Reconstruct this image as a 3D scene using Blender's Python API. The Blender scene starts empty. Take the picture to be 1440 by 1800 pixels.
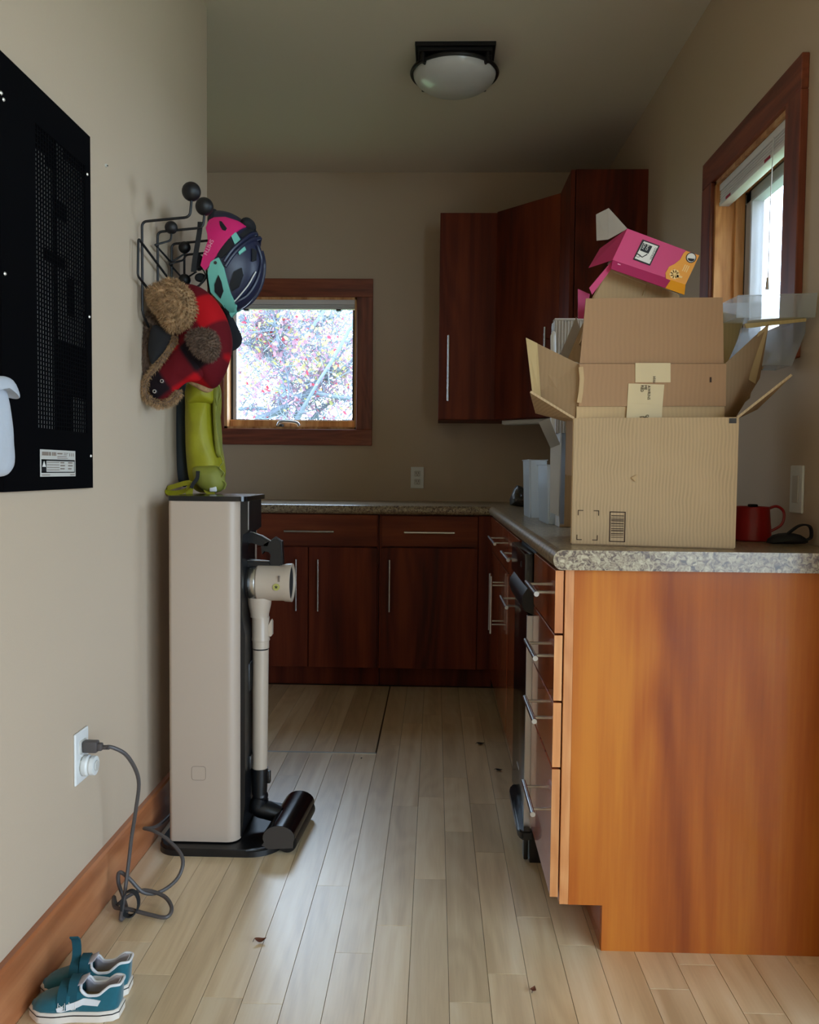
import bpy, bmesh, math, random
from mathutils import Vector, Matrix, noise

random.seed(7)
V = Vector
PI = math.pi
scene = bpy.context.scene
COL = scene.collection

# ------------------------------------------------------------------ camera
CAM_H = 1.0394
pitch, yaw, roll = -0.0486, 0.0300, 0.0099
cp, sp, cy, sy = math.cos(pitch), math.sin(pitch), math.cos(yaw), math.sin(yaw)
F_ = V((-sy * cp, cy * cp, sp))
R_ = V((cy, sy, 0))
U_ = R_.cross(F_)
R2 = R_ * math.cos(roll) + U_ * math.sin(roll)
U2 = U_ * math.cos(roll) - R_ * math.sin(roll)
cam = bpy.data.objects.new('camera', bpy.data.cameras.new('camera'))
COL.objects.link(cam)
cam.matrix_world = Matrix(((R2.x, U2.x, -F_.x, 0), (R2.y, U2.y, -F_.y, 0), (R2.z, U2.z, -F_.z, CAM_H), (0, 0, 0, 1)))
cam.data.sensor_fit = 'HORIZONTAL'
cam.data.sensor_width = 36.0
cam.data.lens = 1500.0 / 1440.0 * 36.0
cam.data.clip_start = 0.05
scene.camera = cam

# ------------------------------------------------------------------ sky / exposure
world = bpy.data.worlds.new('sky')
scene.world = world
world.use_nodes = True
wn, wl = world.node_tree.nodes, world.node_tree.links
bg = wn['Background']
wtc = wn.new('ShaderNodeTexCoord')
wsx = wn.new('ShaderNodeSeparateXYZ')
wrm = wn.new('ShaderNodeValToRGB')
wl.new(wtc.outputs['Generated'], wsx.inputs[0])
wl.new(wsx.outputs['Z'], wrm.inputs[0])
wl.new(wrm.outputs[0], bg.inputs['Color'])
wrm.color_ramp.elements[0].color = (0.68, 0.84, 1.0, 1)
wrm.color_ramp.elements[1].color = (0.60, 0.78, 1.0, 1)
SKY = 12.0
bg.inputs['Strength'].default_value = SKY
vs = scene.view_settings
vs.view_transform = 'Standard'
vs.look = 'None'
vs.gamma = 1.0
vs.use_curve_mapping = False
vs.exposure = 0.0
scene.cycles.max_bounces = 10
scene.cycles.diffuse_bounces = 6
scene.cycles.glossy_bounces = 5
scene.cycles.transmission_bounces = 6
scene.cycles.transparent_max_bounces = 12
scene.cycles.use_denoising = True
scene.cycles.sample_clamp_indirect = 8.0

XL, XR, YB, ZC = -0.788, 0.886, 4.612, 2.61
CT = 0.875            # worktop height


def portal(name, loc, rot, sx, sz):
    d = bpy.data.lights.new(name, 'AREA')
    d.shape = 'RECTANGLE'
    d.size = sx
    d.size_y = sz
    d.cycles.is_portal = True
    o = bpy.data.objects.new(name, d)
    o.location = loc
    o.rotation_euler = rot
    COL.objects.link(o)


portal('back_window_daylight', (-0.79, YB + 0.13, 1.61), (-PI / 2, 0, 0), 0.74, 0.74)
portal('side_window_daylight', (XR + 0.13, 2.505, 1.69), (0, PI / 2, 0), 0.58, 0.64)
portal('added_side_portal', (3.48, -1.3, 1.25), (0, PI / 2, 0), 2.3, 3.2)  # portal at the added side glazing, emits nothing itself

portal('added_rear_portal', (2.5, -3.08, 1.25), (PI / 2, 0, 0), 1.6, 2.3)  # portal at the added rear glazing

# ------------------------------------------------------------------ colour + materials
def S(r, g=None, b=None):
    if g is None:
        r, g, b = (r >> 16) & 255, (r >> 8) & 255, r & 255
    f = lambda c: (c / 255) / 12.92 if c / 255 <= 0.04045 else (((c / 255) + 0.055) / 1.055) ** 2.4
    return (f(r), f(g), f(b), 1)


def mat(name, col, rough=0.6, metal=0.0, coat=0.0, spec=0.5, trans=0.0, noise_amt=0.0, noise_scale=30, bump=0.0,
        bump_scale=200, sheen=0.0, emit=None):
    m = bpy.data.materials.new(name)
    m.use_nodes = True
    n, l = m.node_tree.nodes, m.node_tree.links
    b = n['Principled BSDF']
    b.inputs['Base Color'].default_value = col
    b.inputs['Roughness'].default_value = rough
    b.inputs['Metallic'].default_value = metal
    b.inputs['Coat Weight'].default_value = coat
    b.inputs['Coat Roughness'].default_value = 0.08
    b.inputs['Specular IOR Level'].default_value = spec
    b.inputs['Transmission Weight'].default_value = trans
    b.inputs['Sheen Weight'].default_value = sheen
    tc = n.new('ShaderNodeTexCoord')
    if noise_amt > 0:
        nz = n.new('ShaderNodeTexNoise')
        nz.inputs['Scale'].default_value = noise_scale
        nz.inputs['Detail'].default_value = 5
        mx = n.new('ShaderNodeMix')
        mx.data_type = 'RGBA'
        mx.blend_type = 'MULTIPLY'
        mr = n.new('ShaderNodeMapRange')
        mr.inputs['From Min'].default_value = 0.3
        mr.inputs['From Max'].default_value = 0.7
        mr.inputs['To Min'].default_value = 1 - noise_amt
        mr.inputs['To Max'].default_value = 1.0
        l.new(tc.outputs['Object'], nz.inputs['Vector'])
        l.new(nz.outputs['Fac'], mr.inputs['Value'])
        mx.inputs['Factor'].default_value = 1.0
        mx.inputs['A'].default_value = col
        l.new(mr.outputs[0], mx.inputs['B'])
        l.new(mx.outputs['Result'], b.inputs['Base Color'])
    if bump > 0:
        nb = n.new('ShaderNodeTexNoise')
        nb.inputs['Scale'].default_value = bump_scale
        nb.inputs['Detail'].default_value = 3
        bp = n.new('ShaderNodeBump')
        bp.inputs['Strength'].default_value = bump
        bp.inputs['Distance'].default_value = 0.002
        l.new(tc.outputs['Object'], nb.inputs['Vector'])
        l.new(nb.outputs['Fac'], bp.inputs['Height'])
        l.new(bp.outputs[0], b.inputs['Normal'])
    return m


def wood(name, dark, mid, light, axis='Z', rough=0.35, coat=0.3, band=9.0, stretch=0.05, coatr=0.12):
    """streaky veneer: long stretched noise, cathedral figure and fine pores along one axis"""
    m = bpy.data.materials.new(name)
    m.use_nodes = True
    n, l = m.node_tree.nodes, m.node_tree.links
    b = n['Principled BSDF']
    tc = n.new('ShaderNodeTexCoord')
    oi = n.new('ShaderNodeObjectInfo')
    ad = n.new('ShaderNodeVectorMath')
    ad.operation = 'ADD'
    ml = n.new('ShaderNodeMath')
    ml.operation = 'MULTIPLY'
    ml.inputs[1].default_value = 37.0
    l.new(oi.outputs['Random'], ml.inputs[0])
    l.new(tc.outputs['Object'], ad.inputs[0])
    l.new(ml.outputs[0], ad.inputs[1])
    mp = n.new('ShaderNodeMapping')
    sc = [1, 1, 1]
    sc['XYZ'.index(axis)] = stretch
    mp.inputs['Scale'].default_value = sc
    l.new(ad.outputs[0], mp.inputs['Vector'])
    n1 = n.new('ShaderNodeTexNoise')
    n1.inputs['Scale'].default_value = band
    n1.inputs['Detail'].default_value = 2
    n1.inputs['Distortion'].default_value = 0.6
    l.new(mp.outputs[0], n1.inputs['Vector'])
    n2 = n.new('ShaderNodeTexNoise')
    n2.inputs['Scale'].default_value = band * 14
    n2.inputs['Detail'].default_value = 4
    l.new(mp.outputs[0], n2.inputs['Vector'])
    # figure: contour lines of a smooth field give cathedral arches
    n3 = n.new('ShaderNodeTexNoise')
    n3.inputs['Scale'].default_value = band * 0.45
    n3.inputs['Detail'].default_value = 1.5
    mp3 = n.new('ShaderNodeMapping')
    sc3 = [1, 1, 1]
    sc3['XYZ'.index(axis)] = stretch * 3.2
    mp3.inputs['Scale'].default_value = sc3
    l.new(ad.outputs[0], mp3.inputs['Vector'])
    l.new(mp3.outputs[0], n3.inputs['Vector'])
    m3 = n.new('ShaderNodeMath')
    m3.operation = 'MULTIPLY'
    m3.inputs[1].default_value = 70.0
    s3 = n.new('ShaderNodeMath')
    s3.operation = 'SINE'
    l.new(n3.outputs['Fac'], m3.inputs[0])
    l.new(m3.outputs[0], s3.inputs[0])
    f1 = n.new('ShaderNodeMath'); f1.operation = 'MULTIPLY_ADD'
    f1.inputs[1].default_value = 0.05
    l.new(s3.outputs[0], f1.inputs[0])
    l.new(n1.outputs['Fac'], f1.inputs[2])
    f2 = n.new('ShaderNodeMath'); f2.operation = 'MULTIPLY_ADD'
    f2.inputs[1].default_value = 0.22
    l.new(n2.outputs['Fac'], f2.inputs[0])
    l.new(f1.outputs[0], f2.inputs[2])
    rp = n.new('ShaderNodeValToRGB')
    e = rp.color_ramp.elements
    e[0].position, e[0].color = 0.40, dark
    e[1].position, e[1].color = 0.82, light
    x = e.new(0.60)
    x.color = mid
    l.new(f2.outputs[0], rp.inputs[0])
    # each piece a little lighter or darker
    hsv = n.new('ShaderNodeHueSaturation')
    mr = n.new('ShaderNodeMapRange')
    mr.inputs['To Min'].default_value = 0.88
    mr.inputs['To Max'].default_value = 1.08
    l.new(oi.outputs['Random'], mr.inputs['Value'])
    l.new(mr.outputs[0], hsv.inputs['Value'])
    l.new(rp.outputs[0], hsv.inputs['Color'])
    l.new(hsv.outputs[0], b.inputs['Base Color'])
    b.inputs['Roughness'].default_value = rough
    b.inputs['Coat Weight'].default_value = coat
    b.inputs['Coat Roughness'].default_value = coatr
    return m


def granite(name):
    m = mat(name, S(150, 140, 122), 0.3, coat=0.12)
    n, l = m.node_tree.nodes, m.node_tree.links
    b = n['Principled BSDF']
    tc = n.new('ShaderNodeTexCoord')
    nz = n.new('ShaderNodeTexNoise')
    nz.inputs['Scale'].default_value = 95
    nz.inputs['Detail'].default_value = 7
    nz.inputs['Roughness'].default_value = 0.65
    nz.inputs['Distortion'].default_value = 1.1
    rp = n.new('ShaderNodeValToRGB')
    e = rp.color_ramp.elements
    e[0].position, e[0].color = 0.36, S(70, 56, 46)
    e[1].position, e[1].color = 0.66, S(190, 174, 144)
    for p_, c_ in ((0.43, S(108, 88, 72)), (0.48, S(136, 118, 94)), (0.56, S(162, 148, 120))):
        x = e.new(p_)
        x.color = c_
    l.new(tc.outputs['Object'], nz.inputs['Vector'])
    l.new(nz.outputs['Fac'], rp.inputs[0])
    l.new(rp.outputs[0], b.inputs['Base Color'])
    return m


def cardboard(name, col, rib=260, amt=0.12, axis='X'):
    m = mat(name, col, 0.85, spec=0.2)
    n, l = m.node_tree.nodes, m.node_tree.links
    b = n['Principled BSDF']
    tc = n.new('ShaderNodeTexCoord')
    wv = n.new('ShaderNodeTexWave')
    wv.bands_direction = axis
    wv.inputs['Scale'].default_value = rib / 6.0
    wv.inputs['Distortion'].default_value = 5.0
    wv.inputs['Detail'].default_value = 2
    wv.inputs['Detail Scale'].default_value = 0.35
    nz = n.new('ShaderNodeTexNoise')
    nz.inputs['Scale'].default_value = 14
    nz.inputs['Detail'].default_value = 5
    mu = n.new('ShaderNodeMath'); mu.operation = 'MULTIPLY'
    l.new(tc.outputs['Object'], wv.inputs['Vector'])
    l.new(tc.outputs['Object'], nz.inputs['Vector'])
    l.new(wv.outputs['Fac'], mu.inputs[0])
    l.new(nz.outputs['Fac'], mu.inputs[1])
    mr = n.new('ShaderNodeMapRange')
    mr.inputs['From Min'].default_value = 0.0
    mr.inputs['From Max'].default_value = 0.6
    mr.inputs['To Min'].default_value = 1.0
    mr.inputs['To Max'].default_value = 1.0 - amt * 2
    l.new(mu.outputs[0], mr.inputs['Value'])
    mx = n.new('ShaderNodeMix'); mx.data_type = 'RGBA'; mx.blend_type = 'MULTIPLY'
    mx.inputs['Factor'].default_value = 1.0
    mx.inputs['A'].default_value = col
    l.new(mr.outputs[0], mx.inputs['B'])
    l.new(mx.outputs['Result'], b.inputs['Base Color'])
    return m


def pane_glass(name, tint=(0.96, 0.98, 1, 1)):
    m = bpy.data.materials.new(name)
    m.use_nodes = True
    n, l = m.node_tree.nodes, m.node_tree.links
    n.remove(n['Principled BSDF'])
    tr = n.new('ShaderNodeBsdfTransparent'); tr.inputs[0].default_value = tint
    gl = n.new('ShaderNodeBsdfGlossy'); gl.inputs['Roughness'].default_value = 0.02
    lw = n.new('ShaderNodeLayerWeight'); lw.inputs[0].default_value = 0.5
    pw = n.new('ShaderNodeMath'); pw.operation = 'POWER'; pw.inputs[1].default_value = 5.0
    fr = n.new('ShaderNodeMath'); fr.operation = 'MULTIPLY_ADD'; fr.inputs[1].default_value = 0.9; fr.inputs[2].default_value = 0.04
    l.new(lw.outputs['Facing'], pw.inputs[0]); l.new(pw.outputs[0], fr.inputs[0])
    mx = n.new('ShaderNodeMixShader')
    l.new(fr.outputs[0], mx.inputs[0]); l.new(tr.outputs[0], mx.inputs[1]); l.new(gl.outputs[0], mx.inputs[2])
    l.new(mx.outputs[0], n['Material Output'].inputs['Surface'])
    return m


def frosted(name, col, alpha=0.5, rough=0.25):
    """thin translucent plastic: part see-through, part milky"""
    m = bpy.data.materials.new(name)
    m.use_nodes = True
    n, l = m.node_tree.nodes, m.node_tree.links
    b = n['Principled BSDF']
    b.inputs['Base Color'].default_value = col
    b.inputs['Roughness'].default_value = rough
    tr = n.new('ShaderNodeBsdfTransparent')
    tl = n.new('ShaderNodeBsdfTranslucent'); tl.inputs[0].default_value = col
    m1 = n.new('ShaderNodeMixShader'); m1.inputs[0].default_value = 0.5
    m2 = n.new('ShaderNodeMixShader'); m2.inputs[0].default_value = alpha
    l.new(b.outputs[0], m1.inputs[1]); l.new(tl.outputs[0], m1.inputs[2])
    l.new(tr.outputs[0], m2.inputs[1]); l.new(m1.outputs[0], m2.inputs[2])
    l.new(m2.outputs[0], n['Material Output'].inputs['Surface'])
    return m


def plaid(name):
    m = mat(name, S(120, 10, 18), 0.85, spec=0.2)
    n, l = m.node_tree.nodes, m.node_tree.links
    b = n['Principled BSDF']
    tc = n.new('ShaderNodeTexCoord')
    mp = n.new('ShaderNodeMapping')
    mp.inputs['Rotation'].default_value = (0, math.radians(35), 0)
    l.new(tc.outputs['Object'], mp.inputs['Vector'])
    sx = n.new('ShaderNodeSeparateXYZ')
    l.new(mp.outputs[0], sx.inputs[0])
    outs = []
    for k, ph in (('X', 0.4), ('Z', 1.5)):
        a = n.new('ShaderNodeMath'); a.operation = 'MULTIPLY_ADD'
        a.inputs[1].default_value = 2 * PI / 0.16
        a.inputs[2].default_value = ph
        l.new(sx.outputs[k], a.inputs[0])
        s = n.new('ShaderNodeMath'); s.operation = 'SINE'
        l.new(a.outputs[0], s.inputs[0])
        mr = n.new('ShaderNodeMapRange')
        mr.inputs['From Min'].default_value = -0.22
        mr.inputs['From Max'].default_value = 0.22
        l.new(s.outputs[0], mr.inputs['Value'])
        outs.append(mr.outputs[0])
    ad = n.new('ShaderNodeMath'); ad.operation = 'ADD'
    l.new(outs[0], ad.inputs[0]); l.new(outs[1], ad.inputs[1])
    hf = n.new('ShaderNodeMath'); hf.operation = 'MULTIPLY'; hf.inputs[1].default_value = 0.5
    l.new(ad.outputs[0], hf.inputs[0])
    rp = n.new('ShaderNodeValToRGB')
    e = rp.color_ramp.elements
    e[0].position, e[0].color = 0.05, S(22, 12, 18)
    e[1].position, e[1].color = 0.95, S(172, 10, 20)
    x = e.new(0.5); x.color = S(92, 8, 18)
    l.new(hf.outputs[0], rp.inputs[0])
    l.new(rp.outputs[0], b.inputs['Base Color'])
    return m


M = {}
M['wall'] = mat('wall_paint', S(192, 172, 149), 0.85, spec=0.25, bump=0.12, bump_scale=260)
M['ceiling'] = mat('ceiling_paint', S(214, 204, 190), 0.9, spec=0.2, bump=0.1, bump_scale=220)
M['cherry'] = wood('cherry_veneer', S(138, 64, 20), S(170, 88, 26), S(194, 116, 38), 'Z', 0.5, 0.08, 7.0)
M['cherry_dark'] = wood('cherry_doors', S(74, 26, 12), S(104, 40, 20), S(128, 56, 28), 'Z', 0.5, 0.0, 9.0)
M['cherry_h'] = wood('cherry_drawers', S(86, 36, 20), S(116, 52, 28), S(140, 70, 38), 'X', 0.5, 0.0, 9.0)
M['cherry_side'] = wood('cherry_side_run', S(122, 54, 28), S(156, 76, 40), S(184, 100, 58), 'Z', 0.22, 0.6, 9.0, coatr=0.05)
M['cherry_edge'] = wood('cherry_solid_edge', S(176, 104, 52), S(202, 130, 72), S(222, 156, 96), 'Z', 0.4, 0.2, 22.0)
M['casing'] = wood('casing_wood', S(98, 42, 24), S(130, 62, 38), S(152, 80, 50), 'Z', 0.45, 0.15, 20.0)
M['casing_h'] = wood('casing_wood_flat', S(98, 42, 24), S(130, 62, 38), S(152, 80, 50), 'X', 0.45, 0.15, 20.0)
M['base_wood'] = wood('baseboard_wood', S(150, 84, 46), S(176, 106, 64), S(196, 128, 82), 'Y', 0.38, 0.3, 12.0)
M['jamb'] = wood('fir_jamb', S(170, 110, 58), S(206, 150, 92), S(226, 178, 122), 'Z', 0.5, 0.1, 24.0)
M['board'] = wood('maple_strip', S(206, 179, 138), S(227, 202, 162), S(240, 220, 186), 'Y', 0.42, 1.0, 16.0, coatr=0.34)
for k_ in ('cherry', 'cherry_dark', 'cherry_h'):
    M[k_].node_tree.nodes['Principled BSDF'].inputs['Specular IOR Level'].default_value = 0.22
M['board'].node_tree.nodes['Principled BSDF'].inputs['Coat IOR'].default_value = 1.85
M['gap'] = mat('floor_gap', S(82, 64, 46), 0.9)
M['granite'] = granite('speckled_laminate')
M['steel'] = mat('brushed_steel', S(196, 196, 196), 0.25, metal=1.0)
M['alu'] = mat('satin_aluminium', S(205, 205, 208), 0.35, metal=1.0)
M['black'] = mat('black_powder_coat', S(14, 14, 17), 0.5)
M['blackgloss'] = mat('black_gloss', S(8, 8, 10), 0.2, coat=0.1)
M['blackpl'] = mat('black_plastic', S(13, 13, 15), 0.38)
M['greypl'] = mat('smoke_plastic', S(58, 54, 52), 0.3)
M['panelblack'] = mat('black_sheet_steel', S(4, 4, 6), 0.85, spec=0.06)
M['panelback'] = mat('grey_inner_plate', S(235, 230, 222), 0.7)
M['screw'] = mat('zinc_screw', S(230, 225, 215), 0.35, metal=0.6)
M['white'] = mat('white_plastic', S(222, 222, 218), 0.4)
M['whitecloth'] = mat('white_cloth', S(186, 191, 200), 0.9, bump=0.3, bump_scale=90)
M['offwhite'] = mat('off_white_plastic', S(198, 194, 186), 0.4)
M['slot'] = mat('slot_dark', S(25, 22, 20), 0.8)
M['opal'] = mat('opal_glass', S(200, 200, 198), 0.3, coat=0.3)
M['bronze'] = mat('dark_bronze', S(24, 22, 22), 0.4, metal=0.4)
M['beige'] = mat('beige_plastic', S(178, 159, 141), 0.42)
M['beige2'] = mat('beige_vacuum_plastic', S(188, 171, 152), 0.35)
M['line'] = mat('fine_line_grey', S(128, 112, 100), 0.6)
M['cord'] = mat('grey_cord', S(78, 72, 70), 0.5)
M['glass'] = pane_glass('window_glass')
M['vinyl'] = mat('sash_vinyl', S(176, 180, 188), 0.5)
M['sashdark'] = mat('dark_gasket', S(52, 48, 46), 0.6)
M['blind'] = mat('white_blind', S(214, 210, 206), 0.6)
M['card'] = cardboard('kraft_cardboard', S(190, 160, 122), 260, 0.09)
M['card2'] = cardboard('brown_cardboard', S(168, 130, 96), 180, 0.03)
M['card3'] = cardboard('tan_cardboard', S(192, 160, 118), 200, 0.03)
M['cardin'] = cardboard('cardboard_inside', S(168, 138, 104), 200, 0.04)
M['cardwhite'] = cardboard('white_corrugated', S(206, 196, 184), 520, 0.16)
M['cardyellow'] = cardboard('pale_tan_cardboard', S(196, 176, 126), 200, 0.03)
M['whitecard'] = mat('white_card', S(204, 206, 208), 0.7, noise_amt=0.1, noise_scale=12)
M['tape'] = mat('paper_tape', S(204, 178, 130), 0.5)
M['tapeink'] = mat('brown_ink', S(58, 38, 24), 0.8)
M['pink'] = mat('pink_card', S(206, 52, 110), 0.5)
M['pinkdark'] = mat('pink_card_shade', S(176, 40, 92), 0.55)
M['orange'] = mat('orange_print', S(240, 158, 30), 0.5)
M['greycard'] = mat('grey_card_inside', S(166, 156, 146), 0.85, noise_amt=0.1)
M['ink'] = mat('black_ink', S(16, 14, 16), 0.6)
M['inkwhite'] = mat('white_ink', S(228, 224, 216), 0.6)
M['inkpale'] = mat('pale_orange_ink', S(250, 206, 130), 0.6)
M['inkpink'] = mat('pale_pink_ink', S(240, 170, 190), 0.6)
M['clearpl'] = frosted('clear_plastic', S(214, 220, 222), 0.34, 0.15)
M['milky'] = frosted('milky_plastic', S(238, 244, 248), 0.86, 0.2)
M['red'] = mat('red_enamel', S(150, 18, 18), 0.35)
M['helmpink'] = mat('magenta_helmet', S(214, 34, 110), 0.42)
M['helmnavy'] = mat('navy_helmet', S(34, 38, 62), 0.4)
M['helmmint'] = mat('mint_helmet', S(112, 186, 170), 0.5)
M['foam'] = mat('black_foam', S(16, 16, 20), 0.8)
M['web'] = mat('black_webbing', S(30, 29, 30), 0.8, bump=0.3)
M['plaid'] = plaid('red_black_plaid')
M['fur'] = mat('brown_fur', S(196, 156, 112), 0.9, noise_amt=0.55, noise_scale=70)
M['furdark'] = mat('dark_fur', S(126, 100, 82), 0.9, noise_amt=0.5, noise_scale=60)
M['lining'] = mat('dark_lining', S(20, 18, 20), 0.9)
M['capblack'] = mat('black_cap_cloth', S(20, 20, 26), 0.85)
M['lime'] = mat('chartreuse_nylon', S(154, 148, 16), 0.6, noise_amt=0.15, noise_scale=25, bump=0.4, bump_scale=60)
M['limedark'] = mat('olive_nylon', S(136, 136, 50), 0.65, noise_amt=0.15, noise_scale=25)
M['slate'] = mat('slate_nylon', S(52, 62, 70), 0.7)
M['teal'] = mat('teal_suede', S(14, 92, 106), 0.9, sheen=0.3, noise_amt=0.15, noise_scale=120)
M['tealdark'] = mat('teal_canvas', S(14, 72, 84), 0.9)
M['rubber'] = mat('white_rubber', S(222, 212, 198), 0.6)
M['shoewhite'] = mat('white_leather', S(216, 216, 216), 0.6)
M['shoelin'] = mat('grey_white_lining', S(186, 182, 190), 0.9)
M['insole'] = mat('tan_insole', S(150, 128, 98), 0.9)
M['leaf'] = mat('dry_leaf', S(150, 92, 66), 0.8, noise_amt=0.3, noise_scale=80)
M['leafdark'] = mat('dark_dry_leaf', S(52, 36, 30), 0.8)
M['bark'] = mat('grey_bark', S(122, 132, 146), 0.9, noise_amt=0.2, noise_scale=20)
for k, c in (('leafred', S(196, 72, 92)), ('leafpink', S(182, 140, 160)), ('leafyellow', S(198, 190, 128))):
    M[k] = frosted(k, c, 1.0, 0.6)
M['grass'] = mat('lawn', S(110, 130, 80), 0.95, noise_amt=0.4, noise_scale=3)
M['packet'] = mat('crumpled_foil_packet', S(96, 92, 88), 0.35, noise_amt=0.7, noise_scale=45)
M['hatch'] = mat('hatch_metal_strip', S(200, 208, 214), 0.3, metal=0.9)


# ------------------------------------------------------------------ mesh helpers
def BM():
    return bmesh.new()


def box(bm, x0, x1, y0, y1, z0, z1, bev=0.0, seg=2):
    vs_ = [bm.verts.new(c) for c in ((x0, y0, z0), (x1, y0, z0), (x1, y1, z0), (x0, y1, z0), (x0, y0, z1), (x1, y0, z1), (x1, y1, z1), (x0, y1, z1))]
    fs = [bm.faces.new([vs_[i] for i in q]) for q in ((0, 3, 2, 1), (4, 5, 6, 7), (0, 1, 5, 4), (1, 2, 6, 5), (2, 3, 7, 6), (3, 0, 4, 7))]
    if bev > 0:
        es = list({e for f in fs for e in f.edges})
        bmesh.ops.bevel(bm, geom=es, offset=bev, segments=seg, affect='EDGES', profile=0.5)
    return bm


def prism(bm, pts, vec, both=False):
    pts = [V(p) for p in pts]
    vec = V(vec)
    if both:
        pts = [p - vec * 0.5 for p in pts]
    a = [bm.verts.new(p) for p in pts]
    b = [bm.verts.new(p + vec) for p in pts]
    bm.faces.new(a)
    bm.faces.new(b[::-1])
    n = len(pts)
    for i in range(n):
        bm.faces.new((a[i], b[i], b[(i + 1) % n], a[(i + 1) % n]))
    return bm


def sheet(bm, pts, t=0.004):
    """flat panel through the given corner points with thickness t"""
    pts = [V(p) for p in pts]
    n = (pts[1] - pts[0]).cross(pts[-1] - pts[0]).normalized()
    return prism(bm, pts, n * t, True)


def frame_axes(d):
    d = V(d).normalized()
    a = V((0, 0, 1)) if abs(d.z) < 0.9 else V((1, 0, 0))
    u = d.cross(a).normalized()
    return u, d.cross(u).normalized()


def cyl(bm, p0, p1, r0, r1=None, n=20, caps=True):
    p0, p1 = V(p0), V(p1)
    r1 = r0 if r1 is None else r1
    u, w = frame_axes(p1 - p0)
    A = [bm.verts.new(p0 + (u * math.cos(2 * PI * i / n) + w * math.sin(2 * PI * i / n)) * r0) for i in range(n)]
    B = [bm.verts.new(p1 + (u * math.cos(2 * PI * i / n) + w * math.sin(2 * PI * i / n)) * r1) for i in range(n)]
    for i in range(n):
        bm.faces.new((A[i], A[(i + 1) % n], B[(i + 1) % n], B[i]))
    if caps:
        bm.faces.new(A[::-1])
        bm.faces.new(B)
    return bm


def spline(pts, k=8, closed=False):
    P = [V(p) for p in pts]
    n = len(P)
    out = []
    rng = range(n if closed else n - 1)
    for i in rng:
        if closed:
            p0, p1, p2, p3 = P[(i - 1) % n], P[i], P[(i + 1) % n], P[(i + 2) % n]
        else:
            p1, p2 = P[i], P[i + 1]
            p0 = P[i - 1] if i > 0 else p1 * 2 - p2
            p3 = P[i + 2] if i + 2 < n else p2 * 2 - p1
        for j in range(k):
            t = j / k
            out.append(0.5 * ((2 * p1) + (p2 - p0) * t + (2 * p0 - 5 * p1 + 4 * p2 - p3) * t * t + (3 * p1 - p0 - 3 * p2 + p3) * t ** 3))
    if not closed:
        out.append(P[-1])
    return out


def rounded(pts, r=0.01, k=5):
    """polyline with its corners rounded off"""
    P = [V(p) for p in pts]
    out = [P[0]]
    for i in range(1, len(P) - 1):
        a, b, c = P[i - 1], P[i], P[i + 1]
        d1 = (a - b); d2 = (c - b)
        rr = min(r, d1.length * 0.45, d2.length * 0.45)
        s, e = b + d1.normalized() * rr, b + d2.normalized() * rr
        for j in range(k + 1):
            t = j / k
            out.append(s * (1 - t) ** 2 + b * 2 * t * (1 - t) + e * t * t)
    out.append(P[-1])
    return out


def tube(bm, pts, r, n=8, closed=False, flat=None, up=None):
    """sweep a round (or flat=(w,t)) section along pts; r may be a list"""
    P = [V(p) for p in pts]
    m = len(P)
    rings = []
    prev = None
    for i in range(m):
        if closed:
            d = (P[(i + 1) % m] - P[i - 1]).normalized()
        else:
            d = (P[min(i + 1, m - 1)] - P[max(i - 1, 0)]).normalized()
        if up is not None:
            u = V(up) - d * d.dot(V(up))
            u.normalize()
        elif prev is None:
            u = frame_axes(d)[0]
        else:
            u = prev - d * prev.dot(d)
            u.normalize()
        prev = u
        w = d.cross(u)
        rr = r[i] if isinstance(r, (list, tuple)) else r
        ring = []
        if flat:
            a, b = flat[0] / 2, flat[1] / 2
            for sx_, sz_ in ((-1, -1), (1, -1), (1, 1), (-1, 1)):
                ring.append(bm.verts.new(P[i] + u * a * sx_ + w * b * sz_))
        else:
            for j in range(n):
                an = 2 * PI * j / n
                ring.append(bm.verts.new(P[i] + (u * math.cos(an) + w * math.sin(an)) * rr))
        rings.append(ring)
    nn = len(rings[0])
    for i in range(m if closed else m - 1):
        A, B = rings[i], rings[(i + 1) % m]
        for j in range(nn):
            bm.faces.new((A[j], A[(j + 1) % nn], B[(j + 1) % nn], B[j]))
    if not closed:
        bm.faces.new(rings[0][::-1])
        bm.faces.new(rings[-1])
    return bm


def lathe(bm, prof, c, axis=(0, 0, 1), n=32):
    """prof: list of (radius, distance along axis)"""
    c = V(c)
    ax = V(axis).normalized()
    u, w = frame_axes(ax)
    rings = []
    for r, h in prof:
        if r < 1e-6:
            rings.append([bm.verts.new(c + ax * h)])
        else:
            rings.append([bm.verts.new(c + ax * h + (u * math.cos(2 * PI * i / n) + w * math.sin(2 * PI * i / n)) * r) for i in range(n)])
    for A, B in zip(rings[:-1], rings[1:]):
        for i in range(n):
            j = (i + 1) % n
            if len(A) == 1 and len(B) == 1:
                continue
            if len(A) == 1:
                bm.faces.new((A[0], B[j], B[i]))
            elif len(B) == 1:
                bm.faces.new((A[i], A[j], B[0]))
            else:
                bm.faces.new((A[i], A[j], B[j], B[i]))
    return bm


def ball(bm, c, r, sc=(1, 1, 1), seg=20):
    ret = bmesh.ops.create_uvsphere(bm, u_segments=seg, v_segments=seg // 2 + 2, radius=r)
    for v in ret['verts']:
        v.co = V((v.co.x * sc[0], v.co.y * sc[1], v.co.z * sc[2])) + V(c)
    return bm


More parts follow.
